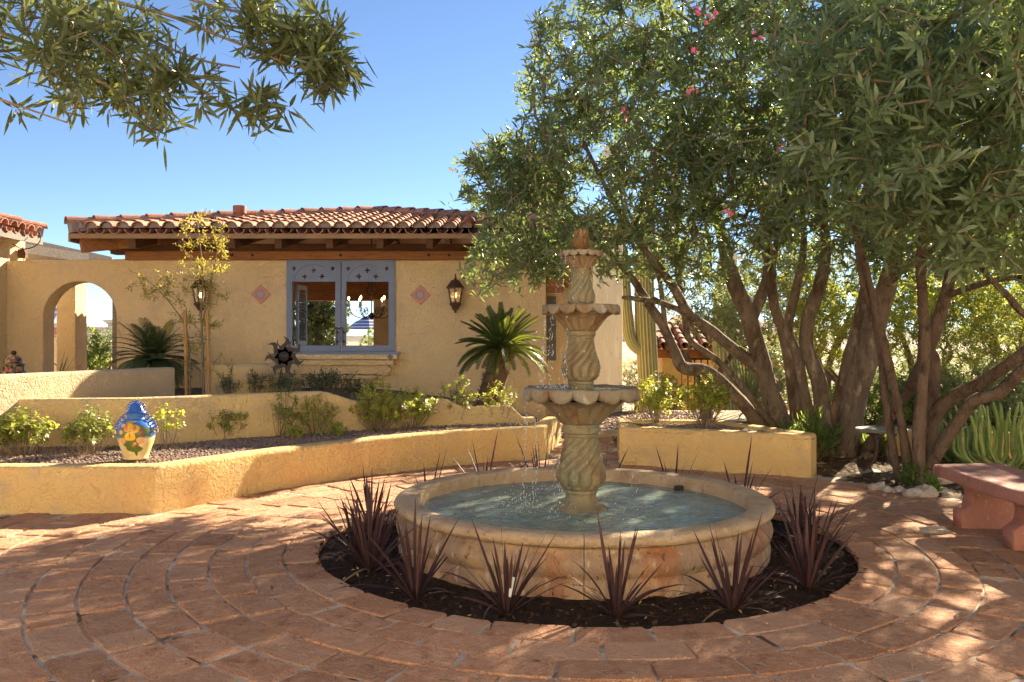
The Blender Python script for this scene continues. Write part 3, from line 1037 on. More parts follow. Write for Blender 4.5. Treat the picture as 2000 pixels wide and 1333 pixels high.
# roof: solid timber deck under rows of barrel tiles
EX0, EX1, EY0, EY1, EZ = -6.40, 1.25, 12.10, 19.10, 2.89
APX = Vector((-2.58, 15.6, 3.62))
dk = MB()
low = .07
dk.v = [(EX0, EY0, EZ), (EX1, EY0, EZ), (EX1, EY1, EZ), (EX0, EY1, EZ), tuple(APX),
        (EX0, EY0, EZ - low), (EX1, EY0, EZ - low), (EX1, EY1, EZ - low), (EX0, EY1, EZ - low), (APX.x, APX.y, APX.z - low)]
dk.f = [(0, 1, 4), (1, 2, 4), (2, 3, 4), (3, 0, 4), (6, 5, 9), (7, 6, 9), (8, 7, 9), (5, 8, 9), (5, 6, 1, 0), (6, 7, 2, 1), (7, 8, 3, 2), (8, 5, 0, 3)]
roof = dk.build('roof', MT['wood'], house)
SL = math.atan2(APX.z - EZ, APX.y - EY0)
fb = MB()
fb.bar((EX0, EY0 - .018, EZ - .042), (EX1, EY0 - .018, EZ - .042), .034, .07)
fb.build('fascia', MT['fascia'], roof)
MB().bar((EX0 - .018, EY0, EZ - .055), (EX0 - .018, EY1, EZ - .055), .034, .13).build('fascia', MT['fascia'], roof)

def barrel(L, r0, r1, th, seg=8, up=True):
    """half-round tile along +Y, wide end at y=0"""
    m = MB()
    s = 1 if up else -1
    for (y, r) in ((0, r0), (L, r1)):
        for rad in (r, r - th):
            for j in range(seg + 1):
                a = PI * j / seg
                m.v.append((rad * math.cos(a), y, s * rad * .92 * math.sin(a)))
    k = seg + 1
    for j in range(seg):
        m.f += [(j, j + 1, 2 * k + j + 1, 2 * k + j), (k + j + 1, k + j, 3 * k + j, 3 * k + j + 1), (j + 1, j, k + j, k + j + 1), (2 * k + j, 2 * k + j + 1, 3 * k + j + 1, 3 * k + j)]
    m.f += [(0, 2 * k, 3 * k, k), (seg, k + seg, 3 * k + seg, 2 * k + seg)]
    me = m.mesh('barrel_tile')
    me.materials.append(MT['clay'])
    return me
COVER = barrel(.46, .100, .082, .014)
PAN = barrel(.46, .082, .100, .012, up=False)
RIDGE = barrel(.46, .115, .095, .015)

def tile_field(parent, O, ux, uy, width, lim, pitch=.225, expo=.365, single=True, stuff_mb=None):
    """O eave start; ux along the eave; uy up the slope; lim(s) slope length available at s"""
    uz = ux.cross(uy).normalized()
    nc = int(width / pitch)
    for c in range(nc + 1):
        for cover in (True, False):
            s = c * pitch + (0 if cover else pitch / 2)
            if s > width: continue
            Lm = lim(s) - .06
            k = 0
            while k * expo < Lm - .08:
                y0 = k * expo - .05
                jit = random.uniform(-.008, .008)
                lift = .075 if cover else .055
                tilt = R(2.6) * (1 if cover else .8)
                M = Matrix((ux, uy, uz)).transposed().to_4x4()
                M.translation = O + ux * (s + jit) + uy * (y0 + random.uniform(-.012, .012)) + uz * (lift + (.018 if cover else .012))
                M = M @ Matrix.Rotation(-tilt, 4, 'X') @ Matrix.Rotation(random.uniform(-.03, .03), 4, 'Z')
                Lr = min(1.0, max(.25, (Lm - k * expo + .03) / .46))
                M = M @ Matrix.Diagonal((1, Lr, 1, 1))
                if single:
                    o = link('cover_tile' if cover else 'pan_tile', COVER if cover else PAN, parent)
                    o.matrix_basis = M
                else:
                    src = COVER if cover else PAN
                    stuff_mb.add([v.co for v in src.vertices], [list(p.vertices) for p in src.polygons], M)
                k += 1
hyp = math.hypot(1, math.tan(SL))
uy_f = Vector((0, math.cos(SL), math.sin(SL)))
def lim_front(s):
    x = EX0 + s
    d = min((x - EX0) * 3.5 / 3.82, (EX1 - x) * 3.5 / 3.83)
    return max(0, d) * hyp
tile_field(roof, Vector((EX0 + .10, EY0, EZ)), Vector((1, 0, 0)), uy_f, EX1 - EX0 - .2, lambda s: lim_front(s + .1))
em = MB()
for c in range(int((EX1 - EX0 - .2) / .225) + 1):
    x = EX0 + .10 + c * .225
    q = [(x + .088 * math.cos(t), EZ + .085 + .08 * math.sin(t)) for t in np.linspace(0, PI, 9)]
    m_ = plate([q], .03, XZ(EY0 + .0), .004)
    link('eave_mortar', m_, roof, MT['ridgemortar'])
sm = MB()
SLS = math.atan2(APX.z - EZ, APX.x - EX0)
uy_l = Vector((math.cos(SLS), 0, math.sin(SLS)))
tile_field(None, Vector((EX0, EY1 - .1, EZ)), Vector((0, -1, 0)), uy_l, EY1 - EY0 - .2, lambda s: min(s + .1, 7 - s - .1) * 3.82 / 3.5 * hyp, single=False, stuff_mb=sm)
uy_r = Vector((-math.cos(SLS), 0, math.sin(SLS)))
tile_field(None, Vector((EX1, EY0 + .1, EZ)), Vector((0, 1, 0)), uy_r, EY1 - EY0 - .2, lambda s: min(s + .1, 7 - s - .1) * 3.82 / 3.5 * hyp, single=False, stuff_mb=sm)
o = sm.build('side_tiles', MT['clay'], roof)
tag(o, kind='stuff')

def hip_run(parent, A, B, lift=.12, name='hip_tile'):
    A, B = Vector(A), Vector(B)
    d = (B - A)
    L = d.length
    d.normalize()
    sd = d.cross(Vector((0, 0, 1))).normalized()
    uz = sd.cross(d)
    mm = MB()
    mm.bar(A + uz * (lift - .035), B + uz * (lift - .035), .20, .15)
    mm.build('ridge_mortar', MT['ridgemortar'], parent)
    k = 0
    while k * .38 < L - .1:
        M = Matrix((sd, d, uz)).transposed().to_4x4()
        M.translation = A + d * (k * .38 - .04) + uz * (lift + .022 + random.uniform(0, .008))
        M = M @ Matrix.Rotation(R(-2.5), 4, 'X') @ Matrix.Rotation(random.uniform(-.03, .03), 4, 'Z')
        o = link(name, RIDGE, parent)
        o.matrix_basis = M
        k += 1
hip_run(roof, (EX0, EY0, EZ), APX)
hip_run(roof, (EX1, EY0, EZ), APX)

# vent pipe on the roof
vp = at(468, 424, 13.5)
v = MB()
v.lathe([(.075, -.25), (.075, .05), (.105, .05), (.105, .17), (.09, .175), (.085, .12)], 20, (vp.x, vp.y, vp.z))
auto_smooth(v.build('vent_pipe', MT['vent'], roof))

# timber under the eaves
def raf(px, name='rafter', h=.15, w=.10):
    x = hx(px, 12.25)
    z = lambda y: EZ - low - .075 + (y - EY0) * math.tan(SL)
    a, b = Vector((x, EY0 + .05, z(EY0 + .05))), Vector((x, 14.6, z(14.6)))
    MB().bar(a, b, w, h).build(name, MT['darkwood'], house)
for px in (264, 360, 456, 547, 646, 744, 840, 937, 1035):
    raf(px)
MB().bar((EX0 + .1, EY0 + .1, EZ - .17), (-5.0, 13.45, EZ + .15), .12, .2).build('hip_rafter', MT['wood'], house)
MB().bar((EX1 - .1, EY0 + .1, EZ - .17), (-.1, 13.45, EZ + .15), .12, .2).build('hip_rafter', MT['wood'], house)
MB().bar((-6.18, 12.55, 2.80), (-5.6, 12.55, 2.80), .1, .16).build('outrigger', MT['wood'], house)
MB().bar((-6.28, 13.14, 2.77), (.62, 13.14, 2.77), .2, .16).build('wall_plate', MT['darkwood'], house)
MB().bar((hx(246, 12.97), 12.97, 2.655), (.62, 12.97, 2.655), .08, .14).build('ledger_beam', MT['wood'], house)
plb = MB()
plb.bar((hx(443, 12.9), 12.905, 2.652), (hx(1010, 12.9), 12.905, 2.652), .045, .125)
splice = plb.build('splice_board', MT['wood'], house)
for px in (453, 493, 665, 837, 877):
    b = MB()
    b.lathe([(.026, 0), (.026, .012), (.012, .022)], 4, (0, 0, 0))
    o = b.build('bolt', MT['darkiron'], splice)
    o.matrix_basis = Matrix.Translation((hx(px, 12.88), 12.882, 2.655)) @ Matrix.Rotation(R(90), 4, 'X')
# interior rafters seen through the window
for x in (-5.2, -4.2, -3.2, -2.2, -1.2, -.2):
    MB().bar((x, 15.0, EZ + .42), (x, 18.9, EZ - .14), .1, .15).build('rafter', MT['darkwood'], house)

# ---- blue window
win = MB()
fy = HY - .015
fo = .018
win.box(wx0 - fo, wx1 + fo, fy - .02, HY + .2, wz1 - .004, wz1 + .03)
win.box(wx0 - fo, wx0 + .02, fy - .02, HY + .2, wz0, wz1)
win.box(wx1 - .02, wx1 + fo, fy - .02, HY + .2, wz0, wz1)
window = win.build('window', MT['bluepaint'], house)
sill = MB().box(wx0 - .03, wx1 + .10, HY - .10, HY + .26, wz0 - .045, wz0 + .002, b=.008).build('sill', MT['bluepaint'], window)
def cross(cx, cz, s=.043, t=.013):
    return [(cx - t, cz - s), (cx + t, cz - s), (cx + t, cz - t), (cx + s, cz - t), (cx + s, cz + t), (cx + t, cz + t), (cx + t, cz + s), (cx - t, cz + s), (cx - t, cz + t), (cx - s, cz + t), (cx - s, cz - t), (cx - t, cz - t)]
def diam(cx, cz, a=.034, b=.045):
    return [(cx, cz - b), (cx + a, cz), (cx, cz + b), (cx - a, cz)]
for (l, r_, o0, o1, cr, dm) in ((563, 666.2, 571, 656, ((596, 541), (613, 529), (630, 541)), (575.5, 650.5)), (666.8, 770, 676, 760, ((702, 541), (718, 529), (735, 541)), (681, 756))):
    ol = [[(hx(l) + .01, wz0 + .008), (hx(r_) - .003, wz0 + .008), (hx(r_) - .003, wz1 - .006), (hx(l) + .01, wz1 - .006)]]
    ol.append([(hx(o0), hz(676)), (hx(o0), hz(551)), (hx(o1), hz(551)), (hx(o1), hz(676))])
    for c in cr: ol.append(cross(hx(c[0]), hz(c[1])))
    for d in dm: ol.append(diam(hx(d), hz(526)))
    leaf = link('casement', plate(ol, .045, XZ(fy), .003), window, MT['bluepaint'])
    # scored arch line
    cxm, czb, rr_ = hx((o0 + o1) / 2), hz(549), (hx(o1) - hx(o0)) / 2 - .04
    g = MB().tube([(cxm - rr_ * math.cos(t), fy - .0235, czb + rr_ * .82 * math.sin(t)) for t in np.linspace(.0, 2.2, 24)], .0035, 5)
    g.build('scored_arch', MT['bluedark'], leaf)
    hxp = hx(658.5 if l < 600 else 670.5)
    sgn = -1 if l < 600 else 1
    h = MB()
    h.tube(bez([(hxp + sgn * -.05, fy - .05, hz(643)), (hxp - .0, fy - .075, hz(641)), (hxp + .012, fy - .075, hz(648)), (hxp + .012, fy - .075, hz(664)), (hxp + .008, fy - .05, hz(675))], 6), .008, 7)
    for z in (hz(650), hz(668)): h.blob((hxp + .016, fy - .045, z), (.02, .03, .02), 1, amp=0)
    h.build('handle', MT['iron'], leaf, True)
# louvred shutter folded inward behind the left casement
sh = MB()
x0s, y0s = hx(573), HY + .22
dirx, diry = math.cos(R(86)), math.sin(R(86))
Ms = Matrix(((dirx, -diry, 0, x0s), (diry, dirx, 0, y0s), (0, 0, 1, 0), (0, 0, 0, 1)))
z0s, z1s = hz(675), hz(555)
sh.box(0, .05, -.02, .02, z0s, z1s, Ms)
sh.box(.40, .45, -.02, .02, z0s, z1s, Ms)
sh.box(.05, .40, -.02, .02, z0s, z0s + .07, Ms)
sh.box(.05, .40, -.02, .02, z1s - .06, z1s, Ms)
shut = sh.build('shutter', MT['bluepaint'], window)
z = z0s + .1
while z < z1s - .08:
    s_ = MB()
    Ml = Ms @ Matrix.Translation((.225, 0, z)) @ Matrix.Rotation(R(35), 4, 'X')
    s_.box(-.175, .175, -.026, .026, -.004, .004, Ml)
    s_.build('slat', MT['bluepaint'], shut)
    z += .05

# moulded corbel shelf under the window
wc = hx(667)
def shelf(hw, z0, z1, dep, name='shelf_moulding'):
    return MB().box(wc - hw, wc + hw, HY - dep, HY + .05, z0, z1, b=.018).build(name, MT['house'], window)
s1 = shelf(.90, hz(702.5), hz(692.5), .26)
shelf(.845, hz(714), hz(703), .20)
ol = [(wc + .74, hz(714.5)), (wc - .74, hz(714.5))]
for k in range(25):
    x = wc - .74 + 1.48 * k / 24
    ol.append((x, hz(729) - .02 * abs(math.sin(k / 24 * PI * 7)) - (.02 if k in (0, 24, 1, 23) else 0)))
link('scalloped_apron', plate([ol], .15, XZ(HY - .06), .01), window, MT['house'])
shelf(.56, hz(741), hz(733), .12)
for k, x in enumerate((wc - .735, wc + .735)):
    b = MB().lathe([(.055, 0), (.055, .16), (.03, .172)], 18, (0, 0, 0))
    o = b.build('scroll_end', MT['house'], window)
    o.matrix_basis = Matrix.Translation((x, HY, hz(722))) @ Matrix.Rotation(R(90), 4, 'X')
MT['indigo'] = surf('indigo_glaze', (.03, .025, .12), None, 3, .25, spec=.5)
link('indigo_tile', plate([diam(hx(767), hz(697), .05, .05)], .012, XZ(HY - .267)), window, MT['indigo'])

# painted terracotta diamonds
def glaze_tile():
    m, nt, bs = newmat('painted_tile')
    tc = nt.nodes.new('ShaderNodeTexCoord')
    ln = nt.nodes.new('ShaderNodeVectorMath')
    ln.operation = 'LENGTH'
    sx = nt.nodes.new('ShaderNodeVectorMath')
    sx.operation = 'MULTIPLY'
    sx.inputs[1].default_value = (1, 0, 1)
    nt.links.new(tc.outputs['Object'], sx.inputs[0])
    nt.links.new(sx.outputs[0], ln.inputs[0])
    rp = nt.nodes.new('ShaderNodeValToRGB')
    nt.links.new(math_n(nt, 'MULTIPLY', ln.outputs['Value'], 6.0), rp.inputs[0])
    el = rp.color_ramp.elements
    rp.color_ramp.interpolation = 'CONSTANT'
    cols = [(0, (.08, .09, .28)), (.07, (.5, .42, .42)), (.13, (.16, .17, .4)), (.20, (.45, .36, .36)), (.27, (.2, .1, .2)), (.33, (.40, .2, .1)), (.44, (.33, .13, .10)), (.47, (.50, .2, .16))]
    el[0].position, el[0].color = 0, (*cols[0][1], 1)
    el[1].position, el[1].color = cols[1][0], (*cols[1][1], 1)
    for p, c in cols[2:]:
        e = el.new(p)
        e.color = (*c, 1)
    nt.links.new(rp.outputs[0], bs.inputs['Base Color'])
    bs.inputs['Roughness'].default_value = .4
    return m
MT['painttile'] = glaze_tile()
for px, py in ((509.5, 576), (821, 577)):
    me = plate([diam(0, 0, .148, .148)], .03, XZ(0), .004)
    o = link('painted_tile', me, house, MT['painttile'])
    o.matrix_basis = Matrix.Translation((hx(px), HY - .008, hz(py)))
# grey outlet box low on the wall
MB().box(hx(880), hx(908), HY - .12, HY, hz(795), hz(763), b=.012).build('utility_box', MT['sandpipe'], house)

# ---- chimney and the wing to the right of the house corner
ch = thing('chimney', (hx(1060, 16.5), 16.5, 2.5), 'tall tan stucco chimney rising behind the oleander crown', 'chimney')
MB().box(hx(1003, 16), hx(1100, 16), 16, 17, -.1, hz(318, 16), b=.03).build('stack', MT['house'], ch)
MB().box(hx(999, 15.95), hx(1104, 15.95), 15.95, 17.05, hz(318, 16), hz(308, 16), b=.02).build('cap', MT['house'], ch)
wing = thing('house_wing', (1.2, 14, 0), 'tan stucco wing with timber eave behind the fountain column', 'house wing')
MB().box(.53, hx(1160, 13.6), 13.6, 16.8, -.2, 2.75, b=.02).build('wall', MT['house'], wing)
a0 = Vector((hx(1150, 13.58), 13.58, 0))
fd = Vector((.53, .85, 0)).normalized()
fn = Vector((fd.y, -fd.x, 0))
Mw = Matrix((fd, -fn, Vector((0, 0, 1)))).transposed().to_4x4()
Mw.translation = a0
MB().box(0, 1.2, -.06, .9, -.4, 3.35, Mw, b=.03).build('angled_buttress', MT['plaster'], wing)
MB().bar((hx(1066, 13.3), 13.35, 2.42), (hx(1112, 13.3), 13.35, 2.25), .5, .12, up=(0, 0, 1)).build('eave_board', MT['wood'], wing)
MB().bar((hx(1066, 13.3), 13.2, 2.2), (hx(1100, 13.3), 13.2, 2.2), .3, .2).build('eave_beam', MT['wood'], wing)
MB().box(hx(1068, 13.57), hx(1086, 13.57), 13.56, 13.62, hz(705, 13.57), hz(580, 13.57)).build('side_window', MT['sandpipe'], wing)
for k in range(4):
    o = link('cover_tile', COVER, wing)
    o.matrix_basis = Matrix.Translation((hx(1066, 13.2) + k * .2, 13.0, 2.55 - k * .02)) @ Matrix.Rotation(SL, 4, 'X')

# ---- building at the left edge
lb = thing('left_building', (-8.2, 12.5, 0), 'tan stucco building with clay tile eave at the left edge', 'building')
MB().box(-10, -7.87, 9.6, 13.5, -.1, 3.05, b=.02).build('wall', MT['house'], lb)
LEX, LEY, LEZ = -7.60, 13.15, 2.99
rb = MB()
rb.v = [(LEX, 9.4, LEZ), (LEX, LEY + .3, LEZ), (-10.4, LEY + .3, LEZ), (-9.2, LEY - 1.5, LEZ + .45), (-9.2, 9.4, LEZ + .45), (-10.4, 9.4, LEZ)]
rb.f = [(0, 1, 3, 4), (1, 2, 3), (2, 5, 4, 3), (5, 2, 1, 0), (0, 4, 5)]
lroof = rb.build('roof', MT['greywood'], lb)
MB().bar((LEX + .015, 9.4, LEZ - .05), (LEX + .015, LEY + .32, LEZ - .05), .03, .12).build('fascia', MT['greywood'], lroof)
sl2 = math.atan2(.45, 1.8)
tile_field(lroof, Vector((LEX, 10.6, LEZ)), Vector((0, 1, 0)), Vector((-math.cos(sl2), 0, math.sin(sl2))), LEY + .2 - 10.6, lambda s: min(1.7, max(.3, LEY + .3 - 10.6 - s + .1)))
hip_run(lroof, (LEX, LEY + .3, LEZ), (-9.2, LEY - 1.5, LEZ + .45))
MB().bar((-7.85, 13.3, 2.72), (-7.74, 13.3, 2.72), .09, .14).build('rafter', MT['darkwood'], lb)
cb = MB().tube(bez([at(78, 455, 13.2), at(79, 470, 13.0), at(66, 483, 12.95), at(44, 487, 12.9), at(25, 478, 12.85)], 8), .008, 6)
cb.tube(bez([at(44, 484, 12.92), at(49, 495, 12.92), at(46, 509, 12.94)], 6), .008, 6)
tag(cb.build('cable', MT['darkiron'], None, True), 'thin dark cable looping under the left tile eave', 'cable')

# weathered beams over the arch wall, pier behind the arch
pg = thing('pergola', (-7.6, 14.6, 0), 'weathered grey timber pergola beams behind the arch wall', 'pergola')
MB().bar(at(45, 478, 14.2), at(215, 514, 15.6), .08, .22).build('beam', MT['greywood'], pg)
MB().bar(at(42, 492, 13.9), at(170, 512, 15.0), .08, .26).build('beam', MT['greywood'], pg)
MB().bar(at(45, 503, 13.7), at(130, 516, 14.0), .08, .14).build('beam', MT['greywood'], pg)
MB().box(-8.3, -8.16, 14.0, 14.14, 0, 2.75).build('post', MT['greywood'], pg)
MB().box(-7.4, -7.26, 15.45, 15.59, 0, 2.72).build('post', MT['greywood'], pg)
pr = MB().box(hx(110, 15), hx(147, 15), 15.0, 15.42, -.1, 2.62, b=.02).build('stucco_pier', MT['house'], None)
tag(pr, 'square tan stucco pier seen through the arch', 'pier')

# ---- unseen house, added behind the camera to bounce sun into the shade
MT['cream'] = surf('fill_house_cream', (.82, .75, .61), (.79, .71, .56), 1.3, .92, bump=((17, .02, 3, 1.0), (60, .008, 4)), world=True, spec=.2)
mh = thing('added_fill_house', (0, -3, 0), 'unseen cream house added behind the camera to bounce sunlight', 'house')
mw = [(-13, -.1), (13, -.1), (13, 4.7), (-13, 4.7)]
mholes = [[(x - w / 2, z0), (x - w / 2, z1), (x + w / 2, z1), (x + w / 2, z0)] for (x, w, z0, z1) in ((-.2, 1.3, .02, 2.3), (-4.5, 1.5, .9, 2.2), (4.6, 1.5, .9, 2.2), (-8.6, 1.5, .9, 2.2), (8.8, 1.5, .9, 2.2))]
link('front_wall', plate([mw] + mholes, .35, XZ(-2.9), .012), mh, MT['cream'])
MB().box(-13, 13, -9, -8.7, -.1, 4.7).build('rear_wall', MT['cream'], mh)
for x in (-13, 12.7): MB().box(x, x + .3, -8.7, -3.08, -.1, 4.7).build('side_wall', MT['cream'], mh)
MB().box(-13.1, 13.1, -9.1, -2.62, 4.7, 4.88, b=.03).build('roof', MT['cream'], mh)
MB().box(-.84, .44, -2.98, -2.9, .0, 2.28, b=.01).build('door', MT['darkwood'], mh)
for x in (-4.5, 4.6, -8.6, 8.8):
    MB().box(x - .74, x + .74, -2.96, -2.9, .92, 2.18, b=.01).build('window', MT['bluepaint'], mh)

# ---- wall lanterns
def lantern(px, label):
    x, zc = hx(px), hz(576)
    t = thing('wall_lantern', (x, HY - .2, zc - .25), label, 'lantern', 'lanterns on the house wall')
    y = HY - .17
    top, bot = zc + .08, zc - .14
    hexp = lambda r, z, k: (x + r * math.cos(R(60 * k + 30)), y + r * math.sin(R(60 * k + 30)), z)
    rt, rb_ = .118, .078
    for k in range(6):
        m = MB().tube([hexp(rt, top, k), hexp(rb_, bot, k)], .011, 5)
        m.build('rib', MT['iron'], t)
        a, b_, c, d = Vector(hexp(rt * .97, top, k)), Vector(hexp(rt * .97, top, k + 1)), Vector(hexp(rb_ * .97, bot, k + 1)), Vector(hexp(rb_ * .97, bot, k))
        g = MB()
        inn = Vector((x, y, zc)) - (a + b_ + c + d) / 4
        inn = inn.normalized() * .004
        g.v = [tuple(q) for q in (a, b_, c, d, a + inn, b_ + inn, c + inn, d + inn)]
        g.f = [(0, 1, 2, 3), (7, 6, 5, 4), (0, 4, 5, 1), (1, 5, 6, 2), (2, 6, 7, 3), (3, 7, 4, 0)]
        g.build('pane', MT['glass'], t)
    m = MB().lathe([(.15, top), (.155, top + .018), (.12, top + .06), (.085, top + .10), (.07, top + .125), (.03, top + .135), (.018, top + .16), (.0, top + .175)], 6, (x, y, 0), a0=R(30), a1=R(390))
    m.build('roof_cap', MT['iron'], t)
    m = MB().lathe([(.0, bot - .16), (.02, bot - .145), (.015, bot - .125), (.05, bot - .105), (.075, bot - .05), (.1, bot - .03), (.105, bot - .01), (.085, bot + .004)], 6, (x, y, 0), a0=R(30), a1=R(390))
    m.build('base_cup', MT['iron'], t)
    MB().blob((x, y, zc - .02), (.017, .017, .04), 2, amp=0).build('bulb', MT['bulb'], t, True)
    MB().lathe([(.014, bot), (.014, zc - .06)], 10, (x, y, 0)).build('candle', MT['pale'], t)
    m = MB().tube(bez([(x, HY, zc - .06), (x, HY - .05, zc + .2), (x, y, zc + .30), (x, y, top + .17)], 6), .012, 6)
    m.build('bracket', MT['iron'], t)
    MB().box(x - .05, x + .05, HY - .015, HY, zc - .14, zc + .16, b=.006).build('backplate', MT['iron'], t)
lantern(891, 'brown iron lantern on the wall above the sago palm')
lantern(400, 'brown iron lantern half hidden behind the golden sapling')

# ---- chandelier inside
cz = hz(592, 15.6)
cx_ = hx(726, 15.6)
chd = thing('chandelier', (cx_, 15.6, cz), 'wrought iron candle chandelier hanging inside the right casement', 'chandelier')
MB().tube([(cx_, 15.6, 3.6), (cx_, 15.6, cz - .25)], .012, 6).build('stem', MT['darkiron'], chd)
MB().blob((cx_, 15.6, cz - .25), (.05, .05, .07), 2, amp=0).build('hub', MT['darkiron'], chd, True)
for k in range(6):
    a = R(60 * k + 12)
    d = Vector((math.cos(a), math.sin(a), 0))
    c0 = Vector((cx_, 15.6, cz - .2))
    arm = MB().tube(bez([c0, c0 + d * .16 + Vector((0, 0, -.09)), c0 + d * .34 + Vector((0, 0, -.03)), c0 + d * .42 + Vector((0, 0, .13))], 7), .010, 6)
    sc_ = [c0 + d * (.2 + .085 * math.cos(t) * (1 - t / 12)) + Vector((0, 0, .03 + .085 * math.sin(t) * (1 - t / 12))) for t in np.linspace(0, 9, 26)]
    arm.tube(sc_, .006, 5)
    ao = arm.build('arm', MT['darkiron'], chd, True)
    e = c0 + d * .42 + Vector((0, 0, .13))
    MB().lathe([(.035, 0), (.04, .012), (.018, .02), (.018, .11)], 10, tuple(e)).build('candle', MT['pale'], ao)
    MB().blob(tuple(e + Vector((0, 0, .145))), (.015, .015, .038), 1, amp=0).build('flame_bulb', MT['bulb'], ao, True)
for k in range(5):
    a = R(72 * k)
    d = Vector((math.cos(a), math.sin(a), 0))
    c0 = Vector((cx_, 15.6, cz + .22))
    MB().tube([c0 + d * (.02 + .02 * t + .06 * math.sin(t)) + Vector((0, 0, .05 * t - .1)) for t in np.linspace(0, 6, 20)], .007, 5).build('scroll', MT['darkiron'], chd, True)

# ------------------------------------------------------------------ fountain
ft = thing('fountain', (FX, FY, 0), 'three tiered stone fountain with spiral columns and round basin', 'fountain')
FC = (FX, FY, 0)
# basin built of eight curved blocks
bprof = [(1.185, -.06), (1.215, -.06), (1.222, .02), (1.215, .055), (1.205, .065), (1.212, .078), (1.226, .10), (1.235, .135), (1.228, .17), (1.205, .195), (1.19, .21), (1.188, .225),
         (1.205, .235), (1.188, .24)]
cprof = [(1.19, .232), (1.225, .236), (1.243, .25), (1.25, .268), (1.243, .286), (1.225, .298), (1.18, .302), (1.12, .300), (1.10, .296), (1.092, .285), (1.092, .02), (1.185, .02)]
for k in range(8):
    a0, a1 = R(-94 + 45 * k) + .0016, R(-94 + 45 * (k + 1)) - .0016
    def bmod(i, r, z, a, a0=a0, a1=a1):
        e = min(a - a0, a1 - a)
        rib = .010 * math.exp(-(e / .02) ** 2)
        return r + rib + .003 * mnoise.noise(Vector((a * 9, z * 14, 2))), z
    m = MB().lathe(bprof, 28, FC, bmod, a0, a1)
    auto_smooth(m.build('basin_block', MT['basin'], ft), 60)
    def cmod(i, r, z, a):
        return r + .004 * mnoise.noise(Vector((a * 11, r * 9, z * 9))), z + .003 * mnoise.noise(Vector((a * 13, r * 5, 7)))
    m = MB().lathe(cprof, 28, FC, cmod, a0, a1)
    auto_smooth(m.build('coping_block', MT['coping'], ft), 60)
MB().lathe([(1.10, .02), (1.10, .05)], 48, FC).build('basin_floor', MT['basin'], ft)
# rippled water
wn_r, wn_a = 120, 380
v, f = [], []
WZ = .205
v.append((FX, FY, WZ))
for i in range(1, wn_r + 1):
    r = 1.096 * i / wn_r
    for j in range(wn_a):
        a = 2 * PI * j / wn_a
        x, y = FX + r * math.cos(a), FY + r * math.sin(a)
        amp = .007 + .009 * math.exp(-((x - FX + .42) ** 2 + (y - FY + .1) ** 2) / .12) + .005 * math.exp(-((x - FX - .42) ** 2 + (y - FY) ** 2) / .15)
        v.append((x, y, WZ + amp * (mnoise.noise(Vector((x * 7, y * 11, 0))) + .75 * mnoise.noise(Vector((x * 15, y * 23, 4))) + .25 * mnoise.noise(Vector((x * 34, y * 48, 9))))))
for j in range(wn_a): f.append((0, 1 + j, 1 + (j + 1) % wn_a))
for i in range(wn_r - 1):
    for j in range(wn_a):
        k = 1 + i * wn_a
        f.append((k + j, k + wn_a + j, k + wn_a + (j + 1) % wn_a, k + (j + 1) % wn_a))
me = bpy.data.meshes.new('water')
me.from_pydata(v, [], f)
wat = link('water', me, None, MT['water'], True)
tag(wat, kind='structure')

def spiral_column(zs, rs, grooves=11, twist=1.9, depth=.2, z_tw=None):
    """column: smooth profile plus twisted gadroon grooves between z_tw"""
    prof = []
    n = 44
    for i in range(n + 1):
        z = lerp(zs[0], zs[-1], i / n)
        k = max(q for q in range(len(zs) - 1) if zs[q] <= z + 1e-9)
        t = (z - zs[k]) / (zs[k + 1] - zs[k])
        t = t * t * (3 - 2 * t)
        prof.append((lerp(rs[k], rs[k + 1], t), z))
    za, zb = z_tw
    zmid = lerp(za, zb, .30)
    def mod(i, r, z, a):
        e = sstep(za, za + .03, z) * (1 - sstep(zb - .02, zb, z))
        u = max(0, (z - zmid) / (zb - zmid))
        ph = a - twist * u ** 1.15
        g = abs(math.sin(grooves * ph / 2)) ** .62
        return r * (1 + .02 * e - depth * e * (1 - g)) + .0016 * mnoise.noise(Vector((a * 6, z * 18, 5))), z
    return prof, mod

def column(name, zs, rs, ztw, **kw):
    prof, mod = spiral_column(zs, rs, z_tw=ztw, **kw)
    o = MB().lathe(prof, 176, FC, mod).build(name, MT['column'], ft, True)
    return o
def ringlet(prof, mat='column', name='collar', n=48):
    return auto_smooth(MB().lathe(prof, n, FC).build(name, MT[mat], ft), 45)

ringlet([(.20, .16), (.178, .205), (.16, .225), (.128, .238), (.112, .255), (.104, .285), (.102, .305), (.108, .312), (.112, .322), (.108, .333), (.10, .34)], name='pedestal_foot')
column('spiral_column', [.335, .36, .385, .42, .47, .54, .62, .69], [.112, .138, .158, .168, .162, .142, .122, .110], (.345, .69), grooves=11, twist=2.0)
ringlet([(.108, .685), (.116, .69), (.119, .70), (.114, .708), (.116, .712), (.130, .718), (.133, .735), (.130, .75), (.122, .757), (.127, .765), (.125, .775)])

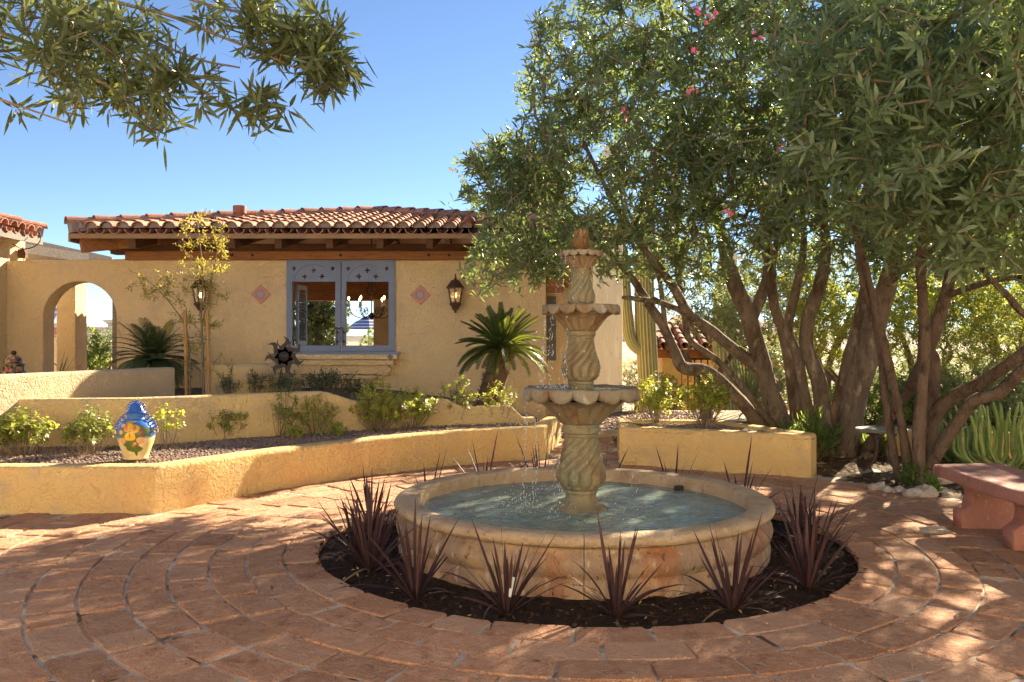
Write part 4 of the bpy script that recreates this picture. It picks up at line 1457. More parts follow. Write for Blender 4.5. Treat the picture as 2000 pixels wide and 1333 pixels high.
def bowl(name, prof_out, rim, lobes, flute=.09, water_z=None, wr=None):
    """fluted cup and scalloped turned-down rim as two parts"""
    def cm(i, r, z, a):
        t = i / (len(prof_out) - 1)
        e = math.sin(PI * min(1, t * 1.08)) ** .6
        g = abs(math.sin(lobes * a / 2)) ** .6
        return r * (1 - flute * e * (1 - g)), z
    cup = auto_smooth(MB().lathe(prof_out, 176, FC, cm, capt=False).build(name + '_cup', MT['bowl'], ft), 70)
    ro, rin, ztop, drop = rim
    rp = [(ro * .80, ztop - drop * .95), (ro * .93, ztop - drop * 1.0), (ro * .985, ztop - drop * .82), (ro, ztop - drop * .5), (ro * .985, ztop - drop * .22), (ro * .95, ztop - drop * .05), (rin * 1.01, ztop), (rin, ztop - .006), (rin * .96, ztop - drop * .7)]
    def rm(i, r, z, a):
        g = abs(math.sin(lobes * a / 2))
        out = max(0, min(1, (r - ro * .84) / (ro * .12)))
        lobe = g ** .55
        r2 = r * (1 - .045 * out * (1 - lobe) * (1.0 if i in (1, 2, 3) else .5))
        # petal edges curl down in the middle of each lobe and lift between lobes
        wave = (lobe - .55) * drop * (.75 if i in (1, 2) else .5 if i == 3 else .12 if i == 4 else 0) * out
        if i in (3, 4): r2 -= .03 * ro * lobe ** 2 * (1 if i == 4 else .4)
        curl = .16 * drop * out * math.sin(lobes * a + .6)
        nz = .0035 * mnoise.noise(Vector((a * 8, r * 20, z * 30)))
        return r2 + nz, z - wave + curl * .4 + nz
    rimo = MB().lathe(rp, 224, FC, rm, capb=False, capt=False).build(name + '_rim', MT['rim'], ft, True)
    if water_z:
        vv = MB().lathe([(wr, water_z - .002), (wr * .66, water_z), (wr * .33, water_z), (.01, water_z)], 60, FC, lambda i, r, z, a: (r, z + .003 * mnoise.noise(Vector((a * 5, r * 40, z)))), capb=False)
        vv.build(name + '_water', MT['water'], ft, True)

bowl('lower_bowl', [(.125, .772), (.15, .79), (.178, .82), (.212, .855), (.245, .89), (.285, .92), (.335, .94)], (.398, .345, 1.022, .075), 14, .17, 1.008, .342)
ringlet([(.082, 1.0), (.082, 1.035), (.086, 1.04), (.089, 1.05), (.085, 1.06), (.08, 1.068)], name='foot_ring')
column('spiral_column', [1.06, 1.075, 1.10, 1.145, 1.19, 1.25, 1.31, 1.352], [.082, .104, .122, .130, .122, .102, .090, .085], (1.066, 1.35), grooves=11, twist=1.9)
ringlet([(.083, 1.347), (.090, 1.35), (.092, 1.357), (.088, 1.362), (.098, 1.368), (.101, 1.38), (.097, 1.39), (.10, 1.398)])
bowl('middle_bowl', [(.10, 1.395), (.112, 1.405), (.13, 1.43), (.152, 1.46), (.178, 1.49), (.215, 1.51), (.235, 1.52)], (.268, .23, 1.572, .052), 14, .17, 1.562, .228)
column('spiral_column', [1.555, 1.575, 1.60, 1.63, 1.66, 1.70, 1.75, 1.79], [.062, .083, .095, .096, .087, .073, .064, .062], (1.56, 1.788), grooves=10, twist=1.7)
ringlet([(.061, 1.785), (.068, 1.79), (.071, 1.797), (.066, 1.802), (.07, 1.808), (.066, 1.815)])
bowl('upper_bowl', [(.066, 1.812), (.078, 1.825), (.09, 1.845), (.103, 1.867), (.12, 1.885), (.13, 1.893)], (.148, .12, 1.935, .034), 14, .17, 1.928, .119)
# finial: lobed urn with a ring of petals
def fm(i, r, z, a):
    return r * (1 - .06 * (1 - abs(math.sin(5 * a)) ** .6) * (1 if 2 <= i <= 6 else 0)), z
MB().lathe([(.036, 1.92), (.034, 1.942), (.048, 1.955), (.056, 1.975), (.058, 1.995), (.057, 2.015), (.055, 2.025), (.046, 2.032), (.05, 2.04), (.038, 2.05), (.0, 2.05)], 80, FC, fm).build('finial_urn', MT['finial'], ft, True)
fin = MB()
fin.blob((FX, FY, 2.067), (.026, .026, .026), 2, amp=.1)
for k in range(7):
    a = 2 * PI * k / 7
    c = Vector((FX + .034 * math.cos(a), FY + .034 * math.sin(a), 2.06))
    fin.blob(tuple(c), (.017, .017, .026), 2, seed=k, amp=.2)
fin.build('finial_petals', MT['finial'], ft, True)
# small pump nozzle in the basin
pn = MB()
q = on(1326, 957, .21)
for k in range(12):
    a = 2 * PI * k / 12
    pn.box(q.x + .03 * math.cos(a) - .005, q.x + .03 * math.cos(a) + .005, q.y + .03 * math.sin(a) - .005, q.y + .03 * math.sin(a) + .005, .15, .235)
pn.lathe([(.034, .225), (.034, .237), (.0, .238)], 14, (q.x, q.y, 0))
tag(pn.build('pump_strainer', MT['darkiron'], None), 'small black slotted pump strainer poking out of the basin water', 'pump')

# water falling from the rims: beads strung along the drip lines
def beads(name, lab):
    pts, sc_ = [], []
    def stream(r, a, z0, z1, n, spread, rr=(.0016, .0036)):
        for _ in range(n):
            t = random.random()
            z = lerp(z0, z1, t ** .8)
            out = .03 * t
            x = FX + (r + out) * math.cos(a) + random.gauss(0, spread * (.3 + t))
            y = FY + (r + out) * math.sin(a) + random.gauss(0, spread * (.3 + t))
            pts.append((x, y, z))
            s = random.uniform(*rr)
            sc_.append((s, s, s * random.uniform(1.5, 5.5)))
    for k in range(14):
        a = 2 * PI * (k + .5) / 14
        left = math.cos(a) < -.4
        stream(.25, a, 1.52, 1.02, 34 if left else 3, .010)
        stream(.375, a, .95, .21, 40 if left else 3, .012)
        stream(.14, a, 1.90, 1.57, 16 if left else 4, .01, (.0013, .0026))
    for _ in range(150):      # splashes
        a = random.uniform(0, 6.28)
        k = random.random() < .7
        r = random.gauss(.42, .07)
        ang = PI + random.gauss(0, .6) if k else a
        pts.append((FX + r * math.cos(ang), FY + r * math.sin(ang), .21 + abs(random.gauss(0, .05))))
        s = random.uniform(.002, .0045)
        sc_.append((s, s, s * 1.5))
    for _ in range(160):
        ang = PI + random.gauss(0, .9)
        r = random.uniform(.12, .33)
        pts.append((FX + r * math.cos(ang), FY + r * math.sin(ang), 1.012 + abs(random.gauss(0, .012))))
        s = random.uniform(.0018, .004)
        sc_.append((s, s, s * 1.4))
    base = np.array([(1, 0, 0), (.0, 1, 0), (-1, 0, 0), (0, -1, 0), (0, 0, 1), (0, 0, -1)], float)
    pts, sc_ = np.array(pts), np.array(sc_)
    V = base[None] * sc_[:, None, :] + pts[:, None, :]
    n = len(pts)
    lay = np.array([0, 1, 4, 1, 2, 4, 2, 3, 4, 3, 0, 4, 1, 0, 5, 2, 1, 5, 3, 2, 5, 0, 3, 5])
    F = (np.arange(n)[:, None] * 6 + lay[None]).ravel()
    o = link(name, mesh_np(name, V.reshape(-1, 3), F, np.arange(n * 8) * 3), None, MT['drop'], True)
    tag(o, lab, 'water drops', kind='stuff')
beads('falling_water', 'beads of water dripping from the fountain bowls')

# ------------------------------------------------------------------ bench, table, rocks
bn = thing('garden_bench', (3.4, 5.2, 0), 'pink concrete bench with shaped pedestal legs at the right edge', 'bench')
sl_pts = []
for t in np.linspace(0, 1, 12): sl_pts.append((3.13 - .05 * math.sin(PI * t), lerp(4.25, 6.16, t)))
for t in np.linspace(1, 0, 12): sl_pts.append((3.62 - .05 * math.sin(PI * t), lerp(4.2, 6.22, t)))
me = plate([sl_pts[::-1]], .085, Matrix.Translation((0, 0, .378)), .012)
link('seat_slab', me, bn, MT['bench'])
def bench_leg(y):
    # profile across the bench (x) and height, thick along y
    P = [(-.21, 0), (.21, 0), (.21, .115), (.185, .135), (.15, .155), (.135, .19), (.13, .25), (.14, .28), (.165, .30), (.165, .336), (-.165, .336), (-.165, .30), (-.14, .28), (-.13, .25), (-.135, .19), (-.15, .155), (-.185, .135), (-.21, .115)]
    M = Matrix.Translation((3.41, y, 0)) @ XZ(0)
    link('pedestal_leg', plate([P], .13, M, .01), bn, MT['bench'])
bench_leg(5.98)
bench_leg(5.37)

tb = thing('side_table', (3.75, 8.9, 0), 'small round stone table with curved metal legs beside the trunks', 'table')
tpos = on(1722, 920, 0.0)
tx, ty = tpos.x, tpos.y + .0
tz = CZ - (838 - 667) / FPX * ty
MB().lathe([(.0, tz - .03), (.22, tz - .03), (.25, tz - .025), (.255, tz - .01), (.25, tz), (.0, tz + .002)], 40, (tx, ty, 0)).build('table_top', MT['tabletop'], tb)
for k in range(4):
    a = R(90 * k + 200)
    d = Vector((math.cos(a), math.sin(a), 0))
    c0 = Vector((tx, ty, 0))
    m = MB().tube(bez([c0 + d * .19 + Vector((0, 0, tz - .035)), c0 + d * .12 + Vector((0, 0, tz - .06)), c0 + d * .07 + Vector((0, 0, tz * .6)), c0 + d * .08 + Vector((0, 0, tz * .35)), c0 + d * .14 + Vector((0, 0, .08)), c0 + d * .24 + Vector((0, 0, .02))], 7), .018, 8)
    m.build('leg', MT['legmetal'], tb, True)

for k, (px, py, s, lab) in enumerate(((1715, 953, .07, 'white stone leftmost in the row at the bed edge'), (1737, 958, .05, 'small white stone second in the row at the bed edge'), (1758, 960, .055, 'rounded white stone in front of the thin trunks'),
                                      (1782, 966, .075, 'flat white stone just right of the thin trunks'), (1806, 964, .10, 'largest pale rock in the row by the bench'), (1832, 940, .11, 'grey brown rock behind the pale stones by the bench'), (1868, 925, .12, 'low flat rock behind the bench corner'))):
    p = on(px, py, .02)
    o = MB().blob((p.x, p.y, .02), (s * 1.2, s, s * .7), 2, seed=k, amp=.5).build('edging_stone', MT['rock'], None)
    tag(o, lab, 'stone', 'edging stones by the bench')
q = on(1826, 1041, 0)
tag(MB().blob((q.x, q.y, .012), (.11, .045, .03), 2, seed=9, amp=.6).build('loose_stone', MT['rock'], None), 'flat loose brown stone lying on the paving near the bench', 'stone')

# ------------------------------------------------------------------ metal sun on a stake
sx, sy, szz = at(556, 697, 10.3)
so = thing('sun_ornament', (sx, sy, .6), 'dark metal sun with wavy rays on a stake before the window', 'garden ornament')
def ray(a, L, w, wavy):
    out1, out2 = [], []
    for i in range(15):
        t = i / 14
        rr = .03 + t * L
        off = wavy * math.sin(t * 6.4) * (.25 + .75 * t)
        ww = w * (1 - t) ** .7 * (1 + .5 * math.exp(-((t - .18) / .12) ** 2)) + .004
        out1.append((rr, off + ww))
        out2.append((rr, off - ww))
    P = out1 + out2[::-1]
    ca, sa = math.cos(a), math.sin(a)
    return [(p[0] * ca - p[1] * sa, p[0] * sa + p[1] * ca) for p in P][::-1]
T0 = Matrix.Translation((sx, sy, szz))
for k in range(7):
    a = R(-13 + 360 / 7 * k)
    link('front_ray', plate([ray(a, .215, .050, .050)], .006, T0 @ XZ(-.02), .001), so, MT['sunmetal'])
    link('back_ray', plate([ray(a + PI / 7, .19, .016, -.022)], .005, T0 @ XZ(.012), .001), so, MT['raymetal'])
fc = MB().lathe([(.0, 0), (.062, .0), (.066, .004), (.055, .012), (.03, .014), (.022, .02), (.0, .022)], 28, (0, 0, 0))
o = fc.build('face_disc', MT['sunmetal'], so, True)
o.matrix_basis = T0 @ Matrix.Translation((0, -.03, 0)) @ Matrix.Rotation(R(90), 4, 'X')
MB().tube(bez([(sx - .02, sy + .02, szz - .03), (sx - .07, sy + .02, szz - .3), (sx - .1, sy + .02, .5)], 6), .008, 6).build('stake', MT['darkiron'], so)

# ------------------------------------------------------------------ painted jar on the planter
jp = on(266, 897, .345)
JS = jp.y / FPX               # metres per photo pixel at the jar
jar = thing('painted_jar', jp, 'blue and cream talavera jar painted with yellow fruit on the planter', 'jar')
def jar_mat():
    m, nt, bs = newmat('painted_jar_glaze')
    tc = nt.nodes.new('ShaderNodeTexCoord')
    sep = nt.nodes.new('ShaderNodeSeparateXYZ')
    nt.links.new(tc.outputs['Object'], sep.inputs[0])
    X, Z = sep.outputs['X'], sep.outputs['Z']
    f, raw = noise_fac(nt, tc.outputs['Object'], 18, 4, .3, .7)
    blue = mixc(nt, f, (.02, .10, .42), (.06, .20, .52))
    cream = mixc(nt, f, (.66, .50, .20), (.74, .60, .30))
    h = math_n(nt, 'ADD', Z, math_n(nt, 'MULTIPLY', raw, .05))
    st = nt.nodes.new('ShaderNodeMapRange')
    st.inputs['From Min'].default_value, st.inputs['From Max'].default_value = .205, .225
    nt.links.new(h, st.inputs['Value'])
    col = mixc(nt, st.outputs[0], cream, blue)
    fr = nt.nodes.new('ShaderNodeNewGeometry')
    sepn = nt.nodes.new('ShaderNodeSeparateXYZ')
    nt.links.new(fr.outputs['Normal'], sepn.inputs[0])
    front = math_n(nt, 'LESS_THAN', sepn.outputs['Y'], .1)
    gold, gold2, leafc, red, br = (.72, .42, .03), (.62, .34, .03), (.10, .14, .03), (.50, .14, .05), (.20, .08, .04)
    blobs = [(.03, .235, .115, .055, leafc), (.02, .16, .075, .05, leafc), (.035, .10, .06, .03, leafc), (.045, .075, .012, .04, leafc), (-.045, .215, .05, .03, leafc),
             (-.005, .275, .036, .036, gold), (-.022, .262, .02, .022, (.66, .24, .03)), (.045, .262, .038, .034, gold2), (.012, .205, .044, .040, gold), (.092, .235, .017, .03, br), (-.066, .235, .02, .018, (.74, .34, .04)),
             (-.05, .165, .026, .024, (.64, .30, .13)), (-.03, .29, .018, .018, red), (.085, .165, .025, .03, (.66, .36, .2)), (.035, .125, .013, .013, red), (.055, .12, .013, .013, br), (.048, .142, .012, .012, (.5, .4, .1)), (-.055, .29, .022, .014, (.6, .42, .3)), (.0, .318, .045, .010, (.4, .30, .05)), (.046, .272, .010, .02, (.4, .18, .02)), (.012, .212, .008, .024, (.42, .2, .02))]
    for (bx, bz, ra, rb_, c) in blobs:
        dx = math_n(nt, 'POWER', math_n(nt, 'ABSOLUTE', math_n(nt, 'DIVIDE', math_n(nt, 'SUBTRACT', X, bx), ra)), 2.0)
        dz = math_n(nt, 'POWER', math_n(nt, 'ABSOLUTE', math_n(nt, 'DIVIDE', math_n(nt, 'SUBTRACT', Z, bz), rb_)), 2.0)
        dd = math_n(nt, 'ADD', math_n(nt, 'ADD', dx, dz), math_n(nt, 'MULTIPLY', math_n(nt, 'SUBTRACT', raw, .5), 1.6))
        msk = math_n(nt, 'MULTIPLY', math_n(nt, 'LESS_THAN', dd, 1.0), front)
        col = mixc(nt, msk, col, c)
    nt.links.new(col, bs.inputs['Base Color'])
    bs.inputs['Roughness'].default_value = .28
    bs.inputs['Specular IOR Level'].default_value = .5
    return m
MT['jar'] = jar_mat()
MT['jarblue'] = surf('cobalt_glaze', (.02, .085, .40), (.04, .14, .48), 12, .25, spec=.5)
jb = MB().lathe([(.095, 0), (.098, .012), (.094, .02), (.108, .06), (.135, .13), (.149, .19), (.150, .225), (.142, .27), (.122, .305), (.092, .328), (.072, .337), (.070, .345), (.071, .378), (.076, .382), (.066, .384), (.064, .34), (.0, .34)], 56)
o = jb.build('body', MT['jar'], None, True)
o.parent = jar
lid = MB().lathe([(.084, .386), (.086, .391), (.070, .398), (.062, .41), (.052, .438), (.034, .460), (.016, .468), (.012, .472), (.018, .478), (.0, .486)], 48)
lo = lid.build('lid', MT['jarblue'], None, True)
lo.parent = jar
def loop(c, r, parent, name='handle_loop', mat='jarblue', tr=.0055):
    m = MB().tube([(c[0] + r * math.cos(t), 0, c[1] + r * math.sin(t)) for t in np.linspace(0, 2 * PI, 15)], tr, 6, cap=False)
    o = m.build(name, MT[mat], None, True)
    o.parent = parent
    return o
for s_ in (-1, 1):
    for k, (x, z, r_) in enumerate(((.090, .352, .022), (.116, .332, .020), (.136, .308, .018), (.150, .282, .017), (.160, .256, .016))):
        loop((s_ * x, z), r_, jar)
    loop((s_ * .165, .236), .018, jar, 'handle_loop', 'planter')
for k in range(9):
    a = R(15 + 150 * k / 8)
    loop((.072 * math.cos(a), .405 + .072 * math.sin(a)), .011, lo, 'lid_loop', tr=.004)

# second jar half hidden at the far left
j2p = at(27, 728, 10.9)
j2 = thing('lidded_urn', (j2p.x, j2p.y, .38), 'dark many coloured lidded urn peeking over the far left wall', 'urn')
def urn_mat():
    m, nt, bs = newmat('painted_urn_glaze')
    tc = nt.nodes.new('ShaderNodeTexCoord')
    vo = nt.nodes.new('ShaderNodeTexVoronoi')
    vo.inputs['Scale'].default_value = 26
    nt.links.new(tc.outputs['Object'], vo.inputs['Vector'])
    rp = nt.nodes.new('ShaderNodeValToRGB')
    rp.color_ramp.interpolation = 'CONSTANT'
    sepc = nt.nodes.new('ShaderNodeSeparateColor')
    nt.links.new(vo.outputs['Color'], sepc.inputs[0])
    nt.links.new(sepc.outputs[0], rp.inputs[0])
    el = rp.color_ramp.elements
    el[0].color = (.02, .03, .05, 1)
    el[1].position, el[1].color = .3, (.42, .10, .05, 1)
    for p, c in ((.5, (.5, .3, .04)), (.65, (.06, .16, .06)), (.8, (.55, .25, .12))):
        e = el.new(p)
        e.color = (*c, 1)
    nt.links.new(rp.outputs[0], bs.inputs['Base Color'])
    bs.inputs['Roughness'].default_value = .3
    return m
MT['urn'] = urn_mat()
o = MB().lathe([(.10, 0), (.13, .1), (.20, .3), (.20, .45), (.15, .55), (.12, .57), (.125, .64)], 40).build('body', MT['urn'], None, True)
o.parent = j2
o = MB().lathe([(.135, .642), (.138, .65), (.10, .66), (.10, .70), (.075, .745), (.035, .765), (.018, .77)], 36).build('lid', MT['urn'], None, True)
o.parent = j2
o2 = MB().blob((0, 0, .795), .034, 2, amp=0).build('lid_knob', MT['darkiron'], None, True)
o2.parent = o

# ------------------------------------------------------------------ blades: cordylines, yucca
def blade_mesh(name, L, W, bend, fold=.25, mat=None, rows=6, twist=0.0):
    v, f = [], []
    for i in range(rows):
        t = i / (rows - 1)
        w = W * .5 * (.45 + .9 * t if t < .45 else (.855 + .1 * (1 - t)) * max(0, 1 - ((t - .45) / .55) ** 2.2)) + .0006
        x = bend * L * t * t
        z = L * (t - .30 * abs(bend) * t ** 3)
        tw = twist * t
        c, s = math.cos(tw), math.sin(tw)
        v += [(x + w * s + w * fold, w * c, z), (x, 0, z), (x - w * s + w * fold, -w * c, z)]
    for i in range(rows - 1):
        a = i * 3
        f += [(a, a + 1, a + 4, a + 3), (a + 1, a + 2, a + 5, a + 4)]
    me = bpy.data.meshes.new(name)
    me.from_pydata(v, [], f)
    me.materials.append(mat)
    me.polygons.foreach_set('use_smooth', [True] * len(me.polygons))
    at_ = me.attributes.new('rnd', 'FLOAT', 'FACE')
    return me

CB = [blade_mesh('cordyline_blade', random.uniform(.38, .54), random.uniform(.019, .027), b, mat=MT['cordy'], twist=random.uniform(-.4, .4)) for b in (.03, .08, .16, .28, .45, .65)]
MT['dryblade'] = leafmat('dried_blade', (.16, .09, .05), (.24, .15, .09), (.12, .07, .03), .15, .7, .2)
DB = [blade_mesh('dried_blade', random.uniform(.3, .42), random.uniform(.012, .02), b, mat=MT['dryblade'], twist=random.uniform(-1.2, 1.2)) for b in (.7, .95, 1.2)]
def cordyline(deg, label, n=24, rad=1.50, s=1.0, seed=0):
    rs = random.Random(seed)
    var = rs.uniform(.85, 1.1)
    n = int(n * rs.uniform(.95, 1.35))
    rad += rs.uniform(-.05, .05)
    x, y = FX + rad * math.cos(R(deg)), FY + rad * math.sin(R(deg))
    t = thing('cordyline', (x, y, -.03), label, 'cordyline', 'purple cordylines planted round the fountain')
    for k in range(n):
        u = (k + .5) / n
        tilt = R(4 + 66 * u ** 1.25) + rs.gauss(0, .08)
        az = k * 2.4 + rs.gauss(0, .3)
        bi = min(5, max(0, int(u * 4.6 + rs.gauss(0, .8))))
        M = Matrix.Translation((x + .012 * math.cos(az), y + .012 * math.sin(az), -.04)) @ Matrix.Rotation(az, 4, 'Z') @ Matrix.Rotation(tilt, 4, 'Y') @ Matrix.Rotation(rs.gauss(0, .35), 4, 'Z')
        sz = s * var * rs.uniform(.6, 1.1) * (1 - .15 * (u < .15))
        M = M @ Matrix.Diagonal((sz, 1, sz, 1))
        dry = u > .8 and rs.random() < .4
        o = link('blade', rs.choice(DB) if dry else CB[bi], t)
        o.matrix_basis = M
CORD = [(-88, 'purple cordyline standing in front of the middle of the basin'), (-109, 'purple cordyline with a plant tag, left of the front middle'), (-129, 'purple cordyline at the front left of the basin'),
        (-153, 'bushy purple cordyline at the far left of the soil ring'), (-170, 'purple cordyline tucked behind the bushy left one'), (166, 'purple cordyline beside the left rim by the sunlit paving'), (140, 'purple cordyline peeking over the rear left rim'),
        (117, 'purple cordyline behind the basin before the curved planter wall'), (98, 'purple cordyline behind the basin at the planter corner'), (78, 'purple cordyline behind the basin just right of the stone column'), (55, 'purple cordyline behind the basin before the wedge planter'),
        (32, 'purple cordyline behind the right rim near the planter end'), (6, 'purple cordyline beside the right rim behind the bushiest one'), (-14, 'purple cordyline at the right of the soil ring'), (-41, 'bushiest purple cordyline at the front right of the soil ring'), (-65, 'purple cordyline between the front middle and the bushiest one')]
for i, (d, lab) in enumerate(CORD):
    big = d in (-153, -41)
    cordyline(d, lab, n=34 if big else (16 if 20 < d < 150 else 26), s=1.2 if big else (1.3 if 20 < d < 150 else 1.12), seed=i * 7 + 3)
q = Vector((FX + 1.50 * math.cos(R(-109)), FY + 1.50 * math.sin(R(-109)), 0))
tgm = plate([[(-.008, 0), (.008, 0), (.008, .10), (-.008, .10)]], .0015, Matrix.Translation((q.x + .01, q.y - .06, .06)) @ Matrix.Rotation(R(12), 4, 'Y') @ XZ(0))
tag(link('plant_tag', tgm, None, MT['pale']), 'white plastic plant tag in the front left cordyline', 'plant tag')

YB = [blade_mesh('yucca_blade', 1.0, .03, b, mat=MT['yucca']) for b in (.0, .06, .14, .25)]
yp = at(1462, 800, 12.2)
yu = thing('yucca', (yp.x, yp.y, .1), 'spiky grey green yucca rosette behind the wedge planter', 'yucca')
for k in range(85):
    u = (k + .5) / 85
    az = k * 2.4
    M = Matrix.Translation((yp.x, yp.y, .30)) @ Matrix.Rotation(az, 4, 'Z') @ Matrix.Rotation(R(8 + 98 * u), 4, 'Y')
    sz = random.uniform(.85, 1.2)
    o = link('blade', random.choice(YB), yu)
    o.matrix_basis = M @ Matrix.Diagonal((sz, 1, sz, 1))

# ------------------------------------------------------------------ feather palms
def frond_mesh(name, L, pairs, ll, lw, bend, fwd, mat, vlift=.5, droop=.0, taper=.55):
    rach = []
    for i in range(13):
        t = i / 12
        rach.append(Vector((bend * L * t * t, 0, L * (t - .33 * bend * t ** 3))))
    base, dv, up, LL = [], [], [], []
    for i in range(pairs):
        t = .10 + .90 * (i + .5) / pairs
        k = min(11, int(t * 12))
        p = rach[k].lerp(rach[k + 1], t * 12 - k)
        tg = (rach[k + 1] - rach[k]).normalized()
        nr = Vector((-tg.z, 0, tg.x))          # upper side of the frond
        env = math.sin(PI * min(1, (t * .86 + .14))) ** taper
        for s_ in (-1, 1):
            d = Vector((0, s_, 0)) * math.cos(fwd) + tg * math.sin(fwd) + nr * vlift - nr * 0
            base.append(p)
            dv.append(d)
            up.append(nr * 1.0 + Vector((0, -s_ * .5, 0)))
            LL.append(ll * (.35 + .65 * env) * random.uniform(.9, 1.08))
    V = leaf_arrays(np.array([tuple(q) for q in base]), np.array([tuple(q) for q in dv]), np.array([tuple(q) for q in up]), np.array(LL), lw, droop, rows=((0, .3), (.25, 1), (.7, .8), (1, 0)))
    n = len(base)
    F = (np.arange(n)[:, None] * 6 + np.array([[0, 1, 2, 1, 3, 4, 2, 3, 5, 4]])).ravel()
    st = (np.arange(n)[:, None] * 10 + np.array([[0, 3, 7]])).ravel()
    mb = MB().tube(rach, [lerp(.009, .003, i / 12) for i in range(13)], 5)
    k = len(V)
    V = np.concatenate([V, np.array(mb.v)])
    F2, st2, pos = [], [], len(F)
    for q in mb.f:
        st2.append(pos + len(F2))
        F2 += [k + i for i in q]
    F = np.concatenate([F, np.array(F2)])
    st = np.concatenate([st, np.array(st2)])
    me = mesh_np(name, V, F, st, rng.random(len(st)) * .8)
    me.materials.append(mat)
    return me

cc = at(980, 684, 11.4)
cyb = at(952, 800, 11.4)
cyc = thing('sago_palm', (cyb.x, cyb.y, .1), 'sago palm with shaggy trunk standing before the house wall', 'sago palm')
tp = bez([(cyb.x, cyb.y, .1), (cyb.x + .02, cyb.y, .5), (lerp(cyb.x, cc.x, .65), cyb.y, lerp(.5, cc.z, .55)), tuple(cc)], 8)
tm = MB().tube(tp, [lerp(.17, .15, i / (len(tp) - 1)) * (1 if i < len(tp) - 3 else .8) for i in range(len(tp))], 16)
trunk_o = tm.build('trunk', MT['darkbark'], cyc, True)
bs_, dv_, up_ = [], [], []
for k in range(900):
    t = random.random()
    p = tp[min(len(tp) - 1, int(t * (len(tp) - 1)))]
    a = random.uniform(0, 6.28)
    r_ = lerp(.165, .14, t)
    d = Vector((math.cos(a), math.sin(a), 0))
    bs_.append(tuple(Vector(p) + d * r_ * .9 + Vector((0, 0, random.uniform(-.04, .04)))))
    dv_.append(tuple(d * .75 + Vector((0, 0, 1.0 if t > .2 else .5))))
    up_.append(tuple(d))
V = leaf_arrays(np.array(bs_), np.array(dv_), np.array(up_), rng.uniform(.05, .10, 900), .026, -.25)
MT['cycscale'] = leafmat('cycad_trunk_scale', (.13, .075, .045), (.28, .18, .11), (.1, .06, .03), .05, .8, .2)
o = leaves('trunk_scales', V, MT['cycscale'], cyc)
tag(o, kind='stuff')
CF = [frond_mesh('sago_frond', .66, 58, .088, .0075, b, R(46), MT['cycad'], .40, .06) for b in (.05, .18, .34, .52)]
for k in range(92):
    u = (k + .5) / 92
    az = k * 2.4 + random.gauss(0, .1)
    tilt = R(5 + 86 * u ** .85) + random.gauss(0, .06)
    bi = min(3, int(u * 3.6 + random.random() * .9))
    sz = random.uniform(.88, 1.05) * (.82 if u < .12 else 1)
    o = link('frond', CF[bi], cyc)
    o.matrix_basis = Matrix.Translation(cc + Vector((.05 * math.cos(az) * u, .05 * math.sin(az) * u, -.02 + .05 * (1 - u)))) @ Matrix.Rotation(az, 4, 'Z') @ Matrix.Rotation(tilt, 4, 'Y') @ Matrix.Rotation(random.gauss(0, .15), 4, 'Z') @ Matrix.Diagonal((sz, sz, sz, 1))

pp = at(302, 705, 11.9)
dp = thing('date_palm', (pp.x, pp.y, .4), 'dark feathery pygmy date palm in front of the arch wall', 'palm')
MB().tube(bez([(pp.x, pp.y, .3), (pp.x + .02, pp.y, .6), (pp.x, pp.y, pp.z + .05)], 6), .06, 10).build('trunk', MT['darkbark'], dp, True)
PF = [frond_mesh('palm_frond', .74, 44, .17, .010, b, R(35), MT['palm'], .15, .25) for b in (.2, .42, .65)]
for k in range(54):
    u = (k + .5) / 54
    az = k * 2.4 + random.gauss(0, .15)
    o = link('frond', PF[min(2, int(u * 2.2 + random.random()))], dp)
    sz = random.uniform(.8, 1.05)
    o.matrix_basis = Matrix.Translation((pp.x, pp.y, pp.z)) @ Matrix.Rotation(az, 4, 'Z') @ Matrix.Rotation(R(10 + 85 * u), 4, 'Y') @ Matrix.Diagonal((sz, sz, sz, 1))

